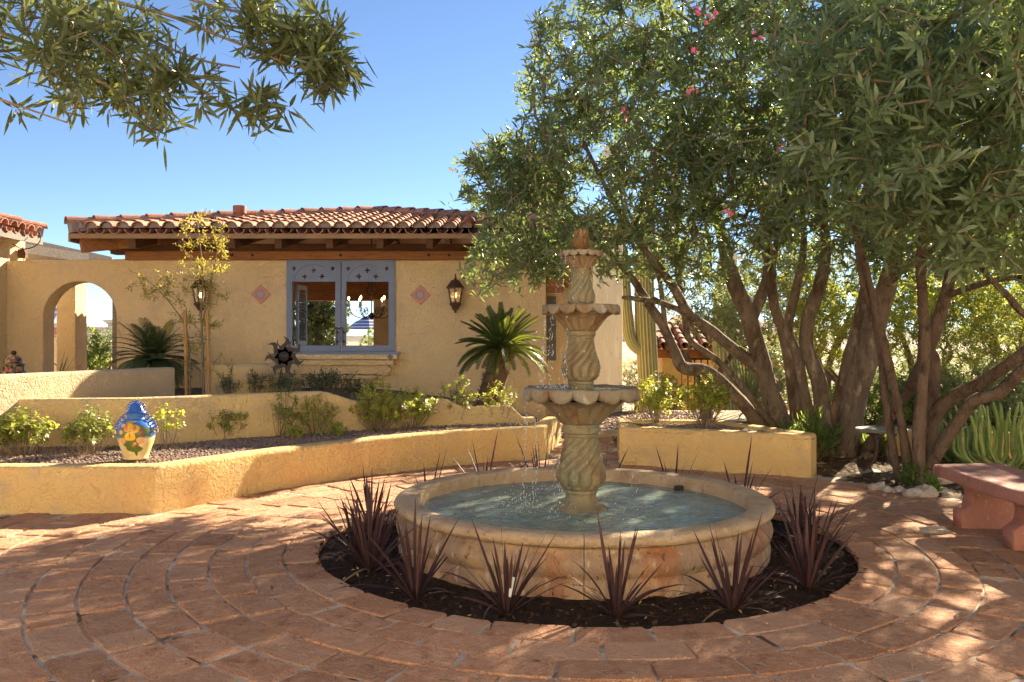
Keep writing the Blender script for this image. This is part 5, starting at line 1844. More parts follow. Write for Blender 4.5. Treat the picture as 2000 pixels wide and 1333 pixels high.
# ------------------------------------------------------------------ shrubs in the beds
def shrub(name, p, h, spread, nst, label, cat='shrub', group=None, mat='lantana', L=.048, W=.021, per=7, nodes=3, lo=.35, stem_r=.0035, back=.035, curl=.3, ang=(.9, 1.5), stemmat='twig', lean=.5):
    t = thing(name, p, label, cat, group)
    mb = MB()
    tips, dirs = [], []
    for k in range(nst):
        a = random.uniform(0, 6.283)
        rr = spread * random.random() ** .6
        hh = h * random.uniform(.55, 1.0) * (1 - .35 * (rr / spread) ** 2)
        e = Vector((p[0] + rr * math.cos(a), p[1] + rr * math.sin(a) * .9, p[2] + hh))
        b = Vector((p[0] + .25 * rr * math.cos(a) + random.gauss(0, .01), p[1] + .25 * rr * math.sin(a), p[2] - .03))
        mid = b.lerp(e, .5) + Vector((random.gauss(0, .02), random.gauss(0, .02), -hh * .06)) + Vector((math.cos(a), math.sin(a), 0)) * rr * .1
        path = bez([b, mid, e], 4)
        mb.tube(path, [lerp(stem_r, stem_r * .5, i / (len(path) - 1)) for i in range(len(path))], 4, cap=False)
        for q in range(nodes):
            f = lerp(lo, 1.0, (q + 1) / nodes) - (random.uniform(0, .1) if q < nodes - 1 else 0)
            i = min(len(path) - 2, int(f * (len(path) - 1)))
            pt = path[i].lerp(path[i + 1], min(1, f * (len(path) - 1) - i))
            dd = (path[i + 1] - path[i]).normalized()
            if q < nodes - 1:                     # side sprig
                sd = Vector((random.gauss(0, 1), random.gauss(0, 1), .5)).normalized()
                dd = (dd * .5 + sd * .8).normalized()
                e2 = pt + dd * random.uniform(.03, .085) * h / .3
                mb.tube([pt, e2], [stem_r * .6, stem_r * .4], 4, cap=False)
                pt = e2
            tips.append(tuple(pt))
            dirs.append(tuple(dd))
    mb.build('stems', MT[stemmat], t)
    V = whorls(np.array(tips), np.array(dirs), per, 0, L, W, back, .35, curl, ang)
    o = leaves('foliage', V, MT[mat], t)
    tag(o, kind='stuff')
    return t
GRP = 'shrubs in the raised planters'
def plant(px, py, hpx, wpx, nst, label, z=.33, **kw):
    p = on(px, py, z)
    k = p.y / FPX
    return shrub('shrub', p, hpx * k * 1.35, wpx * k / 2 * 1.2, int(nst * 1.3), label, 'shrub', GRP, **kw)
plant(45, 890, 72, 105, 40, 'dense leafy shrub in the planter at the left edge', mat='lantanadark', per=8, L=.06, W=.026)
plant(175, 888, 72, 88, 30, 'green shrub in the planter left of the painted jar', mat='lantanadark', per=7, L=.055, W=.024)
plant(326, 878, 74, 62, 9, 'thin leggy shrub with bright leaves right of the painted jar', lo=.6, nodes=2, per=8)
plant(438, 858, 62, 72, 18, 'dull green shrub standing alone against the terrace wall', mat='lantanadark')
plant(540, 852, 78, 80, 22, 'upright shrub before the middle of the terrace wall', mat='lantanadark', per=7)
plant(618, 849, 62, 66, 17, 'shrub just left of the first step in the terrace wall')
plant(572, 858, 26, 40, 8, 'small low sprig at the foot of the upright shrub', per=6)
plant(655, 852, 26, 46, 8, 'small sprig spilling over the planter edge', per=6)
plant(738, 842, 78, 96, 46, 'densest bright yellow green shrub below the terrace wall step', per=8, lo=.2, nodes=4)
plant(803, 837, 62, 76, 26, 'bright shrub touching the right side of the densest one', per=8, nodes=4)
plant(893, 829, 74, 80, 17, 'leggy yellow shrub below the second terrace wall step', lo=.45, nodes=3)
plant(972, 827, 70, 76, 13, 'leggy yellow shrub before the sago palm trunk', lo=.5, nodes=3)
plant(1280, 826, 76, 80, 34, 'bright leafy shrub at the left of the wedge planter', z=.38, per=8, nodes=4, L=.05, W=.024)
plant(1378, 829, 82, 86, 30, 'bright leafy shrub at the right of the wedge planter', z=.38, per=8, nodes=4, L=.055, W=.026)
def pen(px, py, Y, hpx, wpx, nst, label):
    p = at(px, py, Y)
    k = Y / FPX
    shrub('penstemon', (p.x, p.y, bed2_z(p.x, p.y)), (p.z - bed2_z(p.x, p.y)) + hpx * k, wpx * k / 2, nst, label, 'shrub', 'dark shrubs before the house', mat='darkgreen', L=.075, W=.010, per=8, nodes=4, lo=.3, back=.08, curl=.1, ang=(.6, 1.1), stemmat='twig')
pen(640, 770, 11.4, 55, 130, 40, 'dark narrow leaved shrub under the window shelf')
pen(545, 765, 11.0, 46, 100, 26, 'dark narrow leaved shrub behind the metal sun')
pen(448, 760, 10.7, 52, 40, 9, 'few thin dark stems beside the wall stub')
pen(706, 775, 11.6, 40, 60, 14, 'small dark shrub at the right end of the window shelf')
pen(497, 765, 10.9, 50, 50, 8, 'arching thin dark stem left of the metal sun')
def sucker(px, py, hpx, wpx, n, label, z=.02, Y=None):
    p = on(px, py, z) if Y is None else Vector((at(px, py, Y).x, Y, z))
    k = p.y / FPX
    shrub('sucker_growth', p, hpx * k, wpx * k / 2, n, label, 'shrub', 'green growth at the trunk bases', mat='greenbush', L=.10, W=.014, per=9, nodes=4, lo=.2, back=.12, curl=.1, ang=(.35, .9))
sucker(1590, 890, 100, 90, 34, 'green leafy suckers at the foot of the left trunks', Y=9.4)
sucker(1712, 880, 60, 70, 26, 'green leafy suckers behind the round table', Y=9.5)
sucker(1785, 948, 60, 40, 10, 'few green sprouts at the foot of the thin trunks')
sucker(1818, 962, 40, 22, 6, 'tiny green sprout beside the pale rocks')
sucker(1540, 830, 60, 60, 22, 'green suckers behind the wedge planter end', Y=10.1)

# ------------------------------------------------------------------ cacti
def ribbed(path, rad, ribs, depth, name, mat, parent):
    m = MB()
    n = ribs * 4
    fr = frames(path)
    crest = []
    for i, (p, (T, u, w)) in enumerate(zip(path, fr)):
        for j in range(n):
            a = 2 * PI * j / n
            g = abs(math.cos(ribs * a / 2))
            q = rad[i] * (1 - depth * (1 - g))
            m.v.append(tuple(Vector(p) + (u * math.cos(a) + w * math.sin(a)) * q))
            crest.append(1.0 if j % 4 == 0 else 0.0)
    for i in range(len(path) - 1):
        for j in range(n):
            m.f.append((i * n + j, i * n + (j + 1) % n, (i + 1) * n + (j + 1) % n, (i + 1) * n + j))
    m.f.append(tuple((len(path) - 1) * n + j for j in range(n)))
    me = m.mesh(name)
    a = me.attributes.new('crest', 'FLOAT', 'POINT')
    a.data.foreach_set('value', crest)
    return link(name, me, parent, mat, True)

def saguaro(px, Y, base_z, top_z, rpx, label, arm=None):
    k = Y / FPX
    b = at(px, 700, Y)
    t = thing('saguaro', (b.x, Y, base_z), label, 'saguaro', 'saguaro cacti')
    path = [(b.x + .05 * math.sin(i * .35), Y, lerp(base_z, top_z, i / 20)) for i in range(21)]
    rad = [rpx * k * (.82 + .22 * math.sin(PI * min(1, i / 20 * 1.1)) - (.5 if i == 20 else .15 if i == 19 else 0)) for i in range(21)]
    ribbed(path, rad, 18, .16, 'trunk', MT['saguaro'], t)
    if arm:
        pts = bez([at(q[0], q[1], Y - .05) for q in arm], 7)
        rr = [rpx * k * lerp(.5, .62, min(1, i / (len(pts) - 1) * 2)) * (1 if i < len(pts) - 2 else .6) for i in range(len(pts))]
        ribbed(pts, rr, 14, .16, 'arm', MT['saguaro'], t)
saguaro(1263, 17.0, -1.6, 4.6, 19.5, 'tall saguaro with one upturned arm beside the tan wing', [(1263, 688), (1245, 682), (1231, 662), (1224, 615), (1219, 550), (1214, 470)])
saguaro(1418, 18.0, -1.6, 3.4, 22, 'second saguaro half hidden behind the oleander branches')

def euphorbia(px, py, z, n, label, h, spread, mat, seed, rmin=.013, rmax=.021):
    rs = random.Random(seed)
    p = on(px, py, z)
    t = thing('candelabra_cactus', p, label, 'cactus', 'candelabra cacti at the right edge')
    for k in range(n):
        a = rs.uniform(0, 6.28)
        rr = spread * rs.uniform(.3, 1)
        b = Vector((p.x + .1 * rs.gauss(0, 1), p.y + .1 * rs.gauss(0, 1), p.z))
        e = b + Vector((rr * math.cos(a), rr * math.sin(a) * .7, h * rs.uniform(.6, 1)))
        m1 = b + Vector((rr * .75 * math.cos(a), rr * .55 * math.sin(a), h * .25))
        path = bez([b, m1, b.lerp(e, .68) + Vector((rr * .18 * math.cos(a), 0, 0)), e], 5)
        r0 = rs.uniform(rmin, rmax)
        ribbed(path, [r0 * (1 if i < len(path) - 2 else (.8 if i == len(path) - 2 else .35)) for i in range(len(path))], 6, .22, 'stem', mat, t)
euphorbia(1965, 925, .02, 46, 'pale green candelabra cactus with curved stems behind the bench', .72, .55, MT['euph'], 4)
euphorbia(1890, 905, .02, 22, 'darker green candelabra cactus left of the pale one', .55, .35, MT['darkeuph'], 8, .018, .026)

# ------------------------------------------------------------------ trees
def limb(spec, n=7):
    """spec: (px, py, Y, radius in photo pixels) -> smooth path and radii"""
    P = bez([at(s[0], s[1], s[2]) for s in spec], n)
    rr = bez([Vector((s[3] * .70 * s[2] / FPX, 0, 0)) for s in spec], n)
    return P, [max(.004, q.x) for q in rr]

def limb_mesh(mb, P, rr, sides=12, seed=0.0):
    def mod(i, a):
        q = P[i]
        return 1 + .22 * mnoise.noise(Vector((math.cos(a) * 1.3 + seed, math.sin(a) * 1.3, q.z * 2.2))) + .09 * mnoise.noise(Vector((math.cos(a) * 3, math.sin(a) * 3, q.z * 8 + seed)))
    mb.tube(P, rr, sides, True, mod)

def crown(t, limb_nodes, ells, n, mat, L, W, per, back=.30, seed=1, mat_tw='twig', rbase=.0042, upb=.35, name='crown', curl=.12, clear=None, lvar=.3, ang=(.45, 1.25)):
    T = sample_ell(ells, n)
    T = T[T[:, 2] > .9]
    if clear is not None:
        T = T[[not clear(q) for q in T]]
    P, par, cnt, idx, tips, dirs = grow(np.asarray(limb_nodes), T)
    rad = rbase * np.maximum(cnt, 1) ** .42
    a, b = par[idx], idx
    V, F, st = sticks(P[a], P[b], np.minimum(rad[a], rad[b] * 1.35) if True else rad[a], rad[b], 4)
    tag(link('branches', mesh_np('branches', V, F, st), t, MT[mat_tw]), kind='stuff')
    d = unit(dirs) + np.array([0, 0, upb]) + rng.normal(0, .28, dirs.shape)
    V = whorls(tips, d, per, 0, L, W, back, lvar, curl, ang)
    o = leaves(name, V, MT[mat], t)
    tag(o, kind='stuff')
    return tips, d

def E_(px, py, Y, rx, ry, rz, w=None):
    return (at(px, py, Y), (rx, ry, rz), w if w else rx * ry * rz)

def flower(parent, p, mat, n=4, s=.022):
    m = MB()
    bs_, dv_, up_ = [], [], []
    for k in range(n):
        c = Vector(p) + Vector((random.gauss(0, s), random.gauss(0, s), random.gauss(0, s)))
        ax = Vector((random.gauss(0, .6), -1, random.gauss(0, .6))).normalized()
        u = ax.orthogonal().normalized()
        w = ax.cross(u)
        for q in range(5):
            a = q * 2 * PI / 5 + k
            d = (u * math.cos(a) + w * math.sin(a)) + ax * .35
            bs_.append(tuple(c))
            dv_.append(tuple(d))
            up_.append(tuple(ax))
    V = leaf_arrays(np.array(bs_), np.array(dv_), np.array(up_), s * 1.0, s * .8, -.1, rows=((0, .2), (.5, 1), (.85, .8), (1, 0)))
    tag(leaves('flower', V, MT[mat], parent), kind='stuff')

def limb_nodes_of(limbs, zmin):
    return [tuple(p) for P, _ in limbs for p in P if p.z > zmin]

def view_ok(p):
    return (1000 + p[0] / p[1] * FPX, 667 - (p[2] - CZ) / p[1] * FPX)

# --- oleander with the sweeping limbs, behind the wedge planter
A = [
    [(1492, 838, 10.25, 20), (1440, 778, 10.2, 18), (1385, 728, 10.1, 17), (1334, 718, 10.0, 17), (1316, 684, 9.9, 14), (1297, 640, 9.8, 13), (1270, 598, 9.7, 12), (1238, 548, 9.5, 10), (1198, 502, 9.3, 8), (1140, 440, 9.2, 6), (1080, 380, 9.2, 4.5), (1030, 350, 9.3, 3)],
    [(1520, 760, 10.4, 17), (1475, 715, 10.3, 16), (1420, 672, 10.1, 15), (1388, 645, 10.0, 15), (1347, 615, 9.8, 14), (1320, 570, 9.6, 13), (1290, 528, 9.4, 11), (1245, 470, 9.2, 9), (1190, 380, 9.0, 7), (1140, 280, 8.9, 5), (1100, 200, 9.0, 3)],
    [(1512, 838, 10.2, 9), (1462, 772, 10.1, 9), (1402, 706, 10.0, 9), (1350, 668, 9.9, 8), (1338, 625, 9.8, 8), (1328, 560, 9.7, 7), (1320, 480, 9.6, 6), (1330, 380, 9.5, 4)],
    [(1530, 850, 10.3, 30), (1508, 780, 10.3, 27), (1488, 715, 10.3, 25), (1464, 625, 10.2, 24), (1436, 560, 10.1, 20), (1418, 500, 10.0, 17), (1400, 420, 9.8, 14), (1370, 300, 9.5, 10), (1330, 160, 9.2, 7), (1290, 20, 9.0, 5), (1260, -120, 9.0, 3)],
    [(1466, 632, 10.25, 17), (1484, 585, 10.3, 16), (1500, 535, 10.3, 14), (1498, 460, 10.2, 12), (1480, 340, 10.0, 9), (1460, 200, 9.8, 6), (1450, 60, 9.6, 4)],
    [(1560, 850, 10.5, 20), (1548, 740, 10.5, 18), (1532, 655, 10.5, 17), (1512, 600, 10.4, 14), (1508, 520, 10.2, 11), (1530, 420, 10.0, 8), (1540, 280, 9.6, 5)],
    [(1340, 612, 9.8, 9), (1290, 592, 9.6, 8.5), (1245, 585, 9.4, 7.5), (1216, 582, 9.3, 5)],
    [(1300, 640, 9.8, 8), (1294, 590, 9.7, 7.5), (1286, 540, 9.6, 7), (1255, 470, 9.4, 5), (1220, 400, 9.2, 4)],
    [(1245, 470, 9.2, 7), (1200, 470, 9.0, 6), (1160, 466, 8.9, 5.5), (1100, 470, 8.9, 4.5), (1050, 490, 9.0, 3.5), (1000, 510, 9.1, 2.5)],
]
def make_tree(name, limbs_spec, label, bark, group='oleander trees at the right'):
    L_ = [limb(s) for s in limbs_spec]
    b = L_[0][0][0]
    t = thing(name, (b.x, b.y, 0), label, 'tree', group)
    for k, (P, rr) in enumerate(L_):
        mb = MB()
        limb_mesh(mb, P, rr, 12 if rr[0] > .05 else 8, k * 1.7)
        if limbs_spec[k][0][1] > 800:              # reach down into the ground
            p0 = P[0]
            g = min(0.05, p0.z) - .12
            limb_mesh(mb, [Vector((p0.x + .02, p0.y, g)), Vector((p0.x + .015, p0.y, lerp(g, p0.z, .5))), p0], [rr[0] * 1.3, rr[0] * 1.1, rr[0]], 12, k)
        mb.build('trunk' if rr[0] > .07 else 'limb', MT[bark], t, True)
    return t, L_
tA, LA = make_tree('oleander_tree', A, 'oleander tree with sweeping limbs behind the wedge planter', 'bark')
def clear_low(q):
    px, py = view_ok(q)
    # keep the view between trunks open and clear of the window and roof
    if px < 1250: lim = 560 if px < 1080 else 540
    elif px < 1500: lim = 590
    else: lim = 600
    left = np.interp(py, [-200, 0, 80, 190, 255, 300, 340, 390, 430, 500, 560, 600], [1075, 1050, 1030, 1000, 950, 900, 885, 905, 950, 915, 895, 980])
    return py > lim or px < left
ellA = [E_(1190, 330, 9.0, 1.35, 1.4, 1.5), E_(970, 350, 9.2, .55, .7, .48, .75), E_(1330, 180, 9.0, 1.3, 1.5, 1.5), E_(985, 505, 9.1, .62, .6, .40, .6), E_(1120, 480, 8.9, .7, .7, .45, .4), E_(1150, 80, 8.8, .9, 1.1, .9, 1.0), E_(1330, 470, 9.4, .8, .8, .55, .4), E_(1250, -150, 9.0, 1.3, 1.4, .8, .9), E_(1055, 330, 9.1, .5, .6, .5, .55)]
tipsA, dA = crown(tA, limb_nodes_of(LA, 1.9), ellA, 2150, 'oleander', .14, .022, 16, clear=clear_low)

# --- twin trunked oleander in the middle
B = [
    [(1650, 900, 9.6, 36), (1665, 800, 9.6, 34), (1690, 700, 9.5, 32), (1715, 610, 9.4, 29), (1738, 545, 9.2, 25), (1750, 450, 8.9, 20), (1740, 320, 8.5, 14), (1720, 160, 8.0, 9), (1700, 0, 7.8, 6), (1690, -140, 7.8, 4)],
    [(1632, 895, 9.7, 24), (1640, 790, 9.8, 22), (1662, 700, 9.8, 20), (1684, 610, 9.7, 19), (1690, 540, 9.6, 15), (1670, 440, 9.3, 11), (1640, 300, 8.9, 8), (1610, 150, 8.6, 5)],
    [(1618, 900, 9.6, 22), (1606, 800, 9.7, 21), (1598, 740, 9.7, 22), (1576, 680, 9.7, 19), (1580, 620, 9.6, 19), (1602, 555, 9.5, 17), (1612, 480, 9.3, 14), (1600, 380, 9.0, 10), (1580, 240, 8.6, 7), (1560, 80, 8.4, 4)],
    [(1592, 880, 9.9, 16), (1570, 760, 9.9, 15), (1555, 690, 9.9, 14), (1540, 640, 9.9, 13), (1556, 560, 9.7, 11), (1570, 470, 9.4, 8), (1560, 340, 9.0, 6)],
    [(1735, 555, 9.2, 14), (1770, 520, 9.0, 12), (1850, 470, 8.5, 9), (1920, 420, 8.0, 6), (1990, 340, 7.4, 4)],
]
tB, LB = make_tree('oleander_tree', B, 'oleander with twin thick trunks beside the round table', 'bark')
ellB = [E_(1560, 170, 8.3, 1.5, 1.5, 1.5), E_(1650, 390, 8.3, 1.4, 1.2, .75), E_(1450, 330, 8.6, 1.0, 1.0, .9), E_(1800, 120, 7.6, 1.3, 1.3, 1.2), E_(1600, -120, 8, 1.8, 1.6, .8, 1.2), E_(1860, 420, 8.0, 1.0, .9, .6)]
tipsB, dB = crown(tB, limb_nodes_of(LB, 2.0), ellB + [E_(1880, 250, 9.6, 1.3, 1.1, 1.1), E_(1980, 80, 9.4, 1.2, 1.1, 1.0), (Vector((6.3, 11.8, 3.2)), (1.3, 1.4, 1.0), 1.6), (Vector((4.3, 11.3, 3.4)), (1.2, 1.2, .9), 1.1), (Vector((7.6, 12.6, 3.6)), (1.2, 1.2, 1.1), 1.0)], 3250, 'oleander', .145, .023, 16, clear=clear_low)

# --- thin stemmed oleander by the bench, its crown reaching towards the camera
Cc = [
    [(1778, 950, 7.7, 15), (1764, 850, 7.7, 13), (1742, 740, 7.7, 12.5), (1718, 640, 7.6, 12), (1700, 560, 7.5, 10), (1676, 470, 7.2, 8), (1650, 360, 6.8, 6), (1630, 240, 6.5, 4)],
    [(1758, 948, 7.8, 12), (1742, 860, 7.8, 11), (1728, 770, 7.8, 10.5), (1722, 700, 7.8, 10), (1708, 630, 7.7, 9), (1686, 560, 7.5, 8), (1672, 480, 7.3, 6)],
    [(1795, 955, 7.6, 19), (1794, 860, 7.6, 17), (1800, 760, 7.6, 16), (1806, 660, 7.5, 16), (1803, 590, 7.4, 14), (1798, 510, 7.2, 12), (1810, 400, 6.7, 9), (1830, 280, 6.1, 7), (1850, 150, 5.7, 4)],
    [(1806, 950, 7.8, 26), (1812, 860, 7.85, 24), (1818, 780, 7.9, 22), (1824, 700, 7.9, 15), (1800, 690, 7.95, 11)],
    [(1690, 880, 9.35, 15), (1745, 806, 9.0, 15), (1788, 740, 8.5, 16), (1822, 660, 8.0, 18), (1846, 580, 7.9, 17), (1866, 500, 7.6, 14), (1890, 380, 7.0, 9), (1920, 240, 6.3, 6)],
    [(1812, 850, 7.85, 19), (1830, 805, 7.8, 19), (1870, 772, 7.7, 18), (1910, 752, 7.6, 17), (1955, 722, 7.4, 17), (2010, 680, 7.2, 15), (2080, 600, 7.0, 12), (2150, 480, 6.6, 9)],
    [(1812, 915, 7.6, 19), (1850, 855, 7.5, 18), (1882, 810, 7.4, 17), (1905, 782, 7.3, 17), (1950, 768, 7.2, 17), (1985, 735, 7.1, 16), (2040, 680, 6.9, 14), (2120, 600, 6.6, 10)],
    [(2030, 640, 6.6, 10), (1990, 605, 6.6, 10), (1968, 578, 6.6, 9), (1930, 540, 6.5, 8), (1890, 480, 6.3, 6), (1860, 400, 6.0, 4)],
    [(1846, 580, 7.9, 10), (1900, 560, 7.6, 9), (1960, 545, 7.3, 8), (2030, 540, 7.0, 6)],
]
tC, LC = make_tree('oleander_tree', Cc, 'oleander with thin leaning stems next to the bench', 'darkbark')
def clear_low2(q):
    px, py = view_ok(q)
    lim = np.interp(px, [1400, 1600, 1750, 1850, 2000], [430, 520, 540, 560, 610])
    return py > lim or q[1] < 3.9
ellC = [E_(1760, 300, 6.0, 1.0, 1.0, .8), E_(1930, 180, 5.2, .95, .9, .9), E_(1990, 420, 5.6, .75, .8, .5), E_(1860, 60, 5.6, 1.1, 1.0, .6), E_(1700, 130, 6.3, .9, .9, .6), E_(2200, 250, 5.8, .9, 1.2, 1.0, .5)]
ellC2 = [(Vector((6.5, 8.2, 3.0)), (1.2, 1.7, 1.2), 1.6), (Vector((7.8, 9.8, 3.5)), (1.4, 1.5, 1.2), 1.4), (Vector((6.9, 6.4, 3.0)), (1.2, 1.2, 1.1), 1.2), (Vector((8.6, 8.2, 3.6)), (1.3, 1.5, 1.3), 1.0)]
tipsC, dC = crown(tC, limb_nodes_of(LC, 1.9), ellC, 950, 'oleander', .15, .025, 17, back=.26, clear=clear_low2)
crown(tC, limb_nodes_of(LC, 1.9), ellC2, 1150, 'oleander', .17, .034, 14, back=.26, clear=lambda q: q[0] / q[1] < .645, name='outer_crown')
# seed pods and flowers
def pods(t, tips, d, n):
    mb = MB()
    for k in rng.choice(len(tips), n, replace=False):
        p = Vector(tips[k])
        dv = Vector(d[k]).normalized()
        e = p + dv * .05
        q = e + (dv * .4 + Vector((rng.normal(0, .6), rng.normal(0, .6), rng.normal(-.3, .4)))).normalized() * rng.uniform(.10, .16)
        mb.tube([p, e, e.lerp(q, .5), q], [.003, .004, .0045, .002], 5)
    MT.setdefault('pod', surf('seed_pod', (.22, .27, .06), (.3, .32, .1), 8, .6))
    tag(mb.build('seed_pods', MT['pod'], t), kind='stuff')
pods(tC, tipsC, dC, 45)
pods(tB, tipsB, dB, 40)
for (px, py, Y, m) in ((1360, 22, 7.6, 'pink'), (1398, 25, 7.6, 'pink'), (1380, 36, 7.7, 'pink'), (1352, 98, 7.4, 'pink'), (1357, 177, 7.3, 'pink'), (1480, 75, 7.0, 'pink'), (1524, 292, 7.1, 'pink'), (1427, 417, 7.6, 'pink')):
    flower(tB, at(px, py, Y), m)
for (px, py, Y, m) in ((1220, 222, 7.9, 'pink'), (1041, 78, 8.6, 'white'), (930, 288, 9.0, 'white'), (891, 335, 9.0, 'white'), (1184, 293, 7.9, 'white'), (1436, 505, 8.2, 'white'), (1029, 305, 8.6, 'white')):
    flower(tA, at(px, py, Y), m, 5, .026)

# --- oleander limb overhanging from the left of the camera
D = [
    [(-1500, 1020, 5.2, 60), (-1420, 700, 5.2, 52), (-1200, 350, 5.1, 44), (-800, 100, 5.0, 34), (-400, -60, 5.0, 24), (-100, -90, 5.0, 16), (209, 0, 4.9, 6), (324, 29, 4.8, 5), (414, 65, 4.8, 4.2), (504, 101, 4.8, 3.4), (576, 133, 4.8, 2.4)],
    [(-400, -60, 5.0, 16), (-150, -80, 4.9, 11), (54, 0, 4.8, 6), (162, 65, 4.7, 5), (252, 122, 4.7, 4.2), (360, 158, 4.7, 3.6), (432, 202, 4.7, 3), (486, 230, 4.7, 2.4), (545, 216, 4.7, 1.6)],
    [(-100, -90, 5.0, 10), (133, 0, 4.9, 5), (288, 76, 4.9, 4.4), (389, 117, 4.9, 3.6), (468, 133, 4.9, 2.6)],
    [(-100, -90, 5.0, 12), (200, -70, 5.0, 8), (374, 0, 5.0, 4.6), (486, 29, 5.0, 4), (580, 55, 5.0, 3), (650, 74, 5.0, 2)],
    [(-700, 40, 5.0, 16), (-300, -10, 4.8, 10), (0, 65, 4.6, 5), (108, 112, 4.6, 4.4), (216, 173, 4.6, 3.6), (288, 230, 4.6, 2.6), (317, 258, 4.6, 1.8)],
    [(-600, 60, 4.9, 12), (-250, 110, 4.7, 8), (0, 195, 4.5, 3.4), (72, 220, 4.5, 2.6), (130, 240, 4.5, 1.8)],
]
tD, LD = make_tree('oleander_tree', D, 'overhanging oleander branches reaching in from the upper left', 'twig', None)
ellD = [E_(80, 110, 4.7, .46, .6, .36, 1.5), E_(240, 140, 4.7, .44, .6, .28, 1.3), E_(340, 185, 4.7, .34, .5, .18, .6), E_(560, 70, 4.9, .40, .6, .22, 1.0), E_(480, 30, 4.9, .38, .6, .14, .6), E_(630, 120, 4.9, .24, .4, .20, .6), E_(510, 218, 4.7, .20, .3, .07, .22), E_(130, 20, 4.8, .5, .6, .2, .8), E_(650, 150, 4.9, .16, .3, .10, .22), E_(300, 245, 4.6, .16, .3, .06, .16),
        E_(-350, 0, 4.8, .9, 1.0, .7, 1.2), E_(-900, 0, 4.8, 1.2, 1.2, .8, 1.2)]
def clear_D(q):
    px, py = view_ok(q)
    low = np.interp(px, [-50, 0, 100, 180, 300, 340, 400, 470, 520, 560, 620, 680, 720], [200, 215, 255, 262, 275, 235, 190, 235, 255, 250, 185, 175, 110])
    if rng.random() < .12: return False
    return (py > low) or px > 705 or (330 < px < 430 and py < 20) or (215 < px < 300 and 15 < py < 50)
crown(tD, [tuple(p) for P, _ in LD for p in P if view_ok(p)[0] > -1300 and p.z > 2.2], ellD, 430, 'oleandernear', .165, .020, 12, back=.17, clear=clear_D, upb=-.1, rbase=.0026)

# --- staked golden sapling
SP = [
    [(398, 775, 10.6, 3.4), (396, 700, 10.6, 3.1), (393, 620, 10.6, 2.6), (396, 540, 10.6, 2), (390, 470, 10.6, 1.4), (384, 420, 10.6, .9)],
    [(371, 775, 10.65, 2.8), (370, 700, 10.65, 2.4), (362, 640, 10.65, 2), (330, 590, 10.65, 1.5), (290, 550, 10.65, 1.0), (252, 528, 10.65, .7)],
    [(394, 640, 10.6, 3), (410, 560, 10.6, 2.4), (425, 490, 10.6, 1.8), (436, 430, 10.6, 1.0)],
]
L_ = [limb(s) for s in SP]
sap = thing('sapling', (L_[0][0][0].x, 10.6, .5), 'slender sapling with golden leaves tied to two wooden stakes', 'sapling')
for P, rr in L_:
    mb = MB()
    limb_mesh(mb, [P[0] - Vector((0, 0, .2))] + P, [rr[0]] + rr, 6)
    mb.build('stem', MT['twig'], sap, True)
ellS = [E_(392, 480, 10.6, .34, .3, .50, 1.0), E_(320, 560, 10.6, .45, .3, .22, .9), E_(420, 500, 10.6, .22, .2, .40, .6), E_(370, 640, 10.6, .36, .3, .30, .7), E_(405, 700, 10.6, .30, .25, .25, .3), E_(420, 590, 10.6, .2, .2, .4, .4)]
crown(sap, limb_nodes_of(L_, 1.1), ellS, 330, 'golden', .046, .016, 8, back=.14, upb=.3, rbase=.0012, name='foliage', lvar=.4)
for px in (361.5, 405):
    b, tpp = at(px + 3, 775, 10.55), at(px, 606, 10.55)
    tag(MB().tube([b - Vector((0, 0, .2)), tpp], [.022, .021], 10).build('tree_stake', MT['stake'], None), 'left wooden stake holding the golden sapling' if px < 380 else 'right wooden stake holding the golden sapling', 'stake', 'stakes of the sapling')
for (px, py) in ((393, 625), (405, 664), (368, 727)):
    c = at(px, py, 10.56)
    m = MB().tube([(c.x + .035 * math.cos(t), c.y + .03 * math.sin(t), c.z) for t in np.linspace(0, 2 * PI, 13)], .006, 5, cap=False)
    m.build('tie', MT['greentie'], sap)

# --- trees and brush beyond the garden
def bush(name, label, px, py, Y, ells, n, mat, L, W, per, base_z=None, trunk_r=.06, cat='bush', group='plants beyond the garden', ang=(.45, 1.25), back=.2, rb=.0022):
    b = at(px, py, Y)
    gz = ground_h(b.x, Y) if base_z is None else base_z
    t = thing(name, (b.x, Y, gz), label, cat, group)
    mb = MB()
    nodes = []
    for k in range(4):
        a = 1.57 * k + .4
        top = b + Vector((.35 * math.cos(a), .35 * math.sin(a), 0)) * (1 + random.random())
        P = bez([(b.x + .05 * math.cos(a), Y + .05 * math.sin(a), gz - .1), tuple(Vector((b.x, Y, lerp(gz, b.z, .5))) + Vector((.12 * math.cos(a), .12 * math.sin(a), 0))), tuple(top)], 6)
        limb_mesh(mb, P, [lerp(trunk_r, trunk_r * .4, i / (len(P) - 1)) for i in range(len(P))], 7, k)
        nodes += [tuple(q) for q in P[3:]]
    mb.build('trunk', MT['darkbark'], t, True)
    T = sample_ell(ells, n, .1)
    P, par, cnt, idx, tips, dirs = grow(np.array(nodes), T, step=.4)
    rad = rb * np.maximum(cnt, 1) ** .4
    V, F, st = sticks(P[par[idx]], P[idx], np.minimum(rad[par[idx]], rad[idx] * 1.3), rad[idx], 3)
    tag(link('branches', mesh_np('branches', V, F, st), t, MT['twig']), kind='stuff')
    d = unit(dirs) + np.array([0, 0, .2]) + rng.normal(0, .5, dirs.shape)
    o = leaves('crown', whorls(tips, d, per, 0, L, W, back, .4, .1, ang), MT[mat], t)
    tag(o, kind='stuff')
    return t
bush('palo_verde', 'yellow green palo verde glowing behind the thin trunks', 1880, 720, 13.0, [E_(1880, 640, 13, 1.1, 1.2, .9), E_(1960, 560, 13, 1.0, 1.0, .8), E_(1790, 600, 13.2, .7, .8, .6)], 900, 'palo', .085, .022, 15, trunk_r=.08, cat='tree')
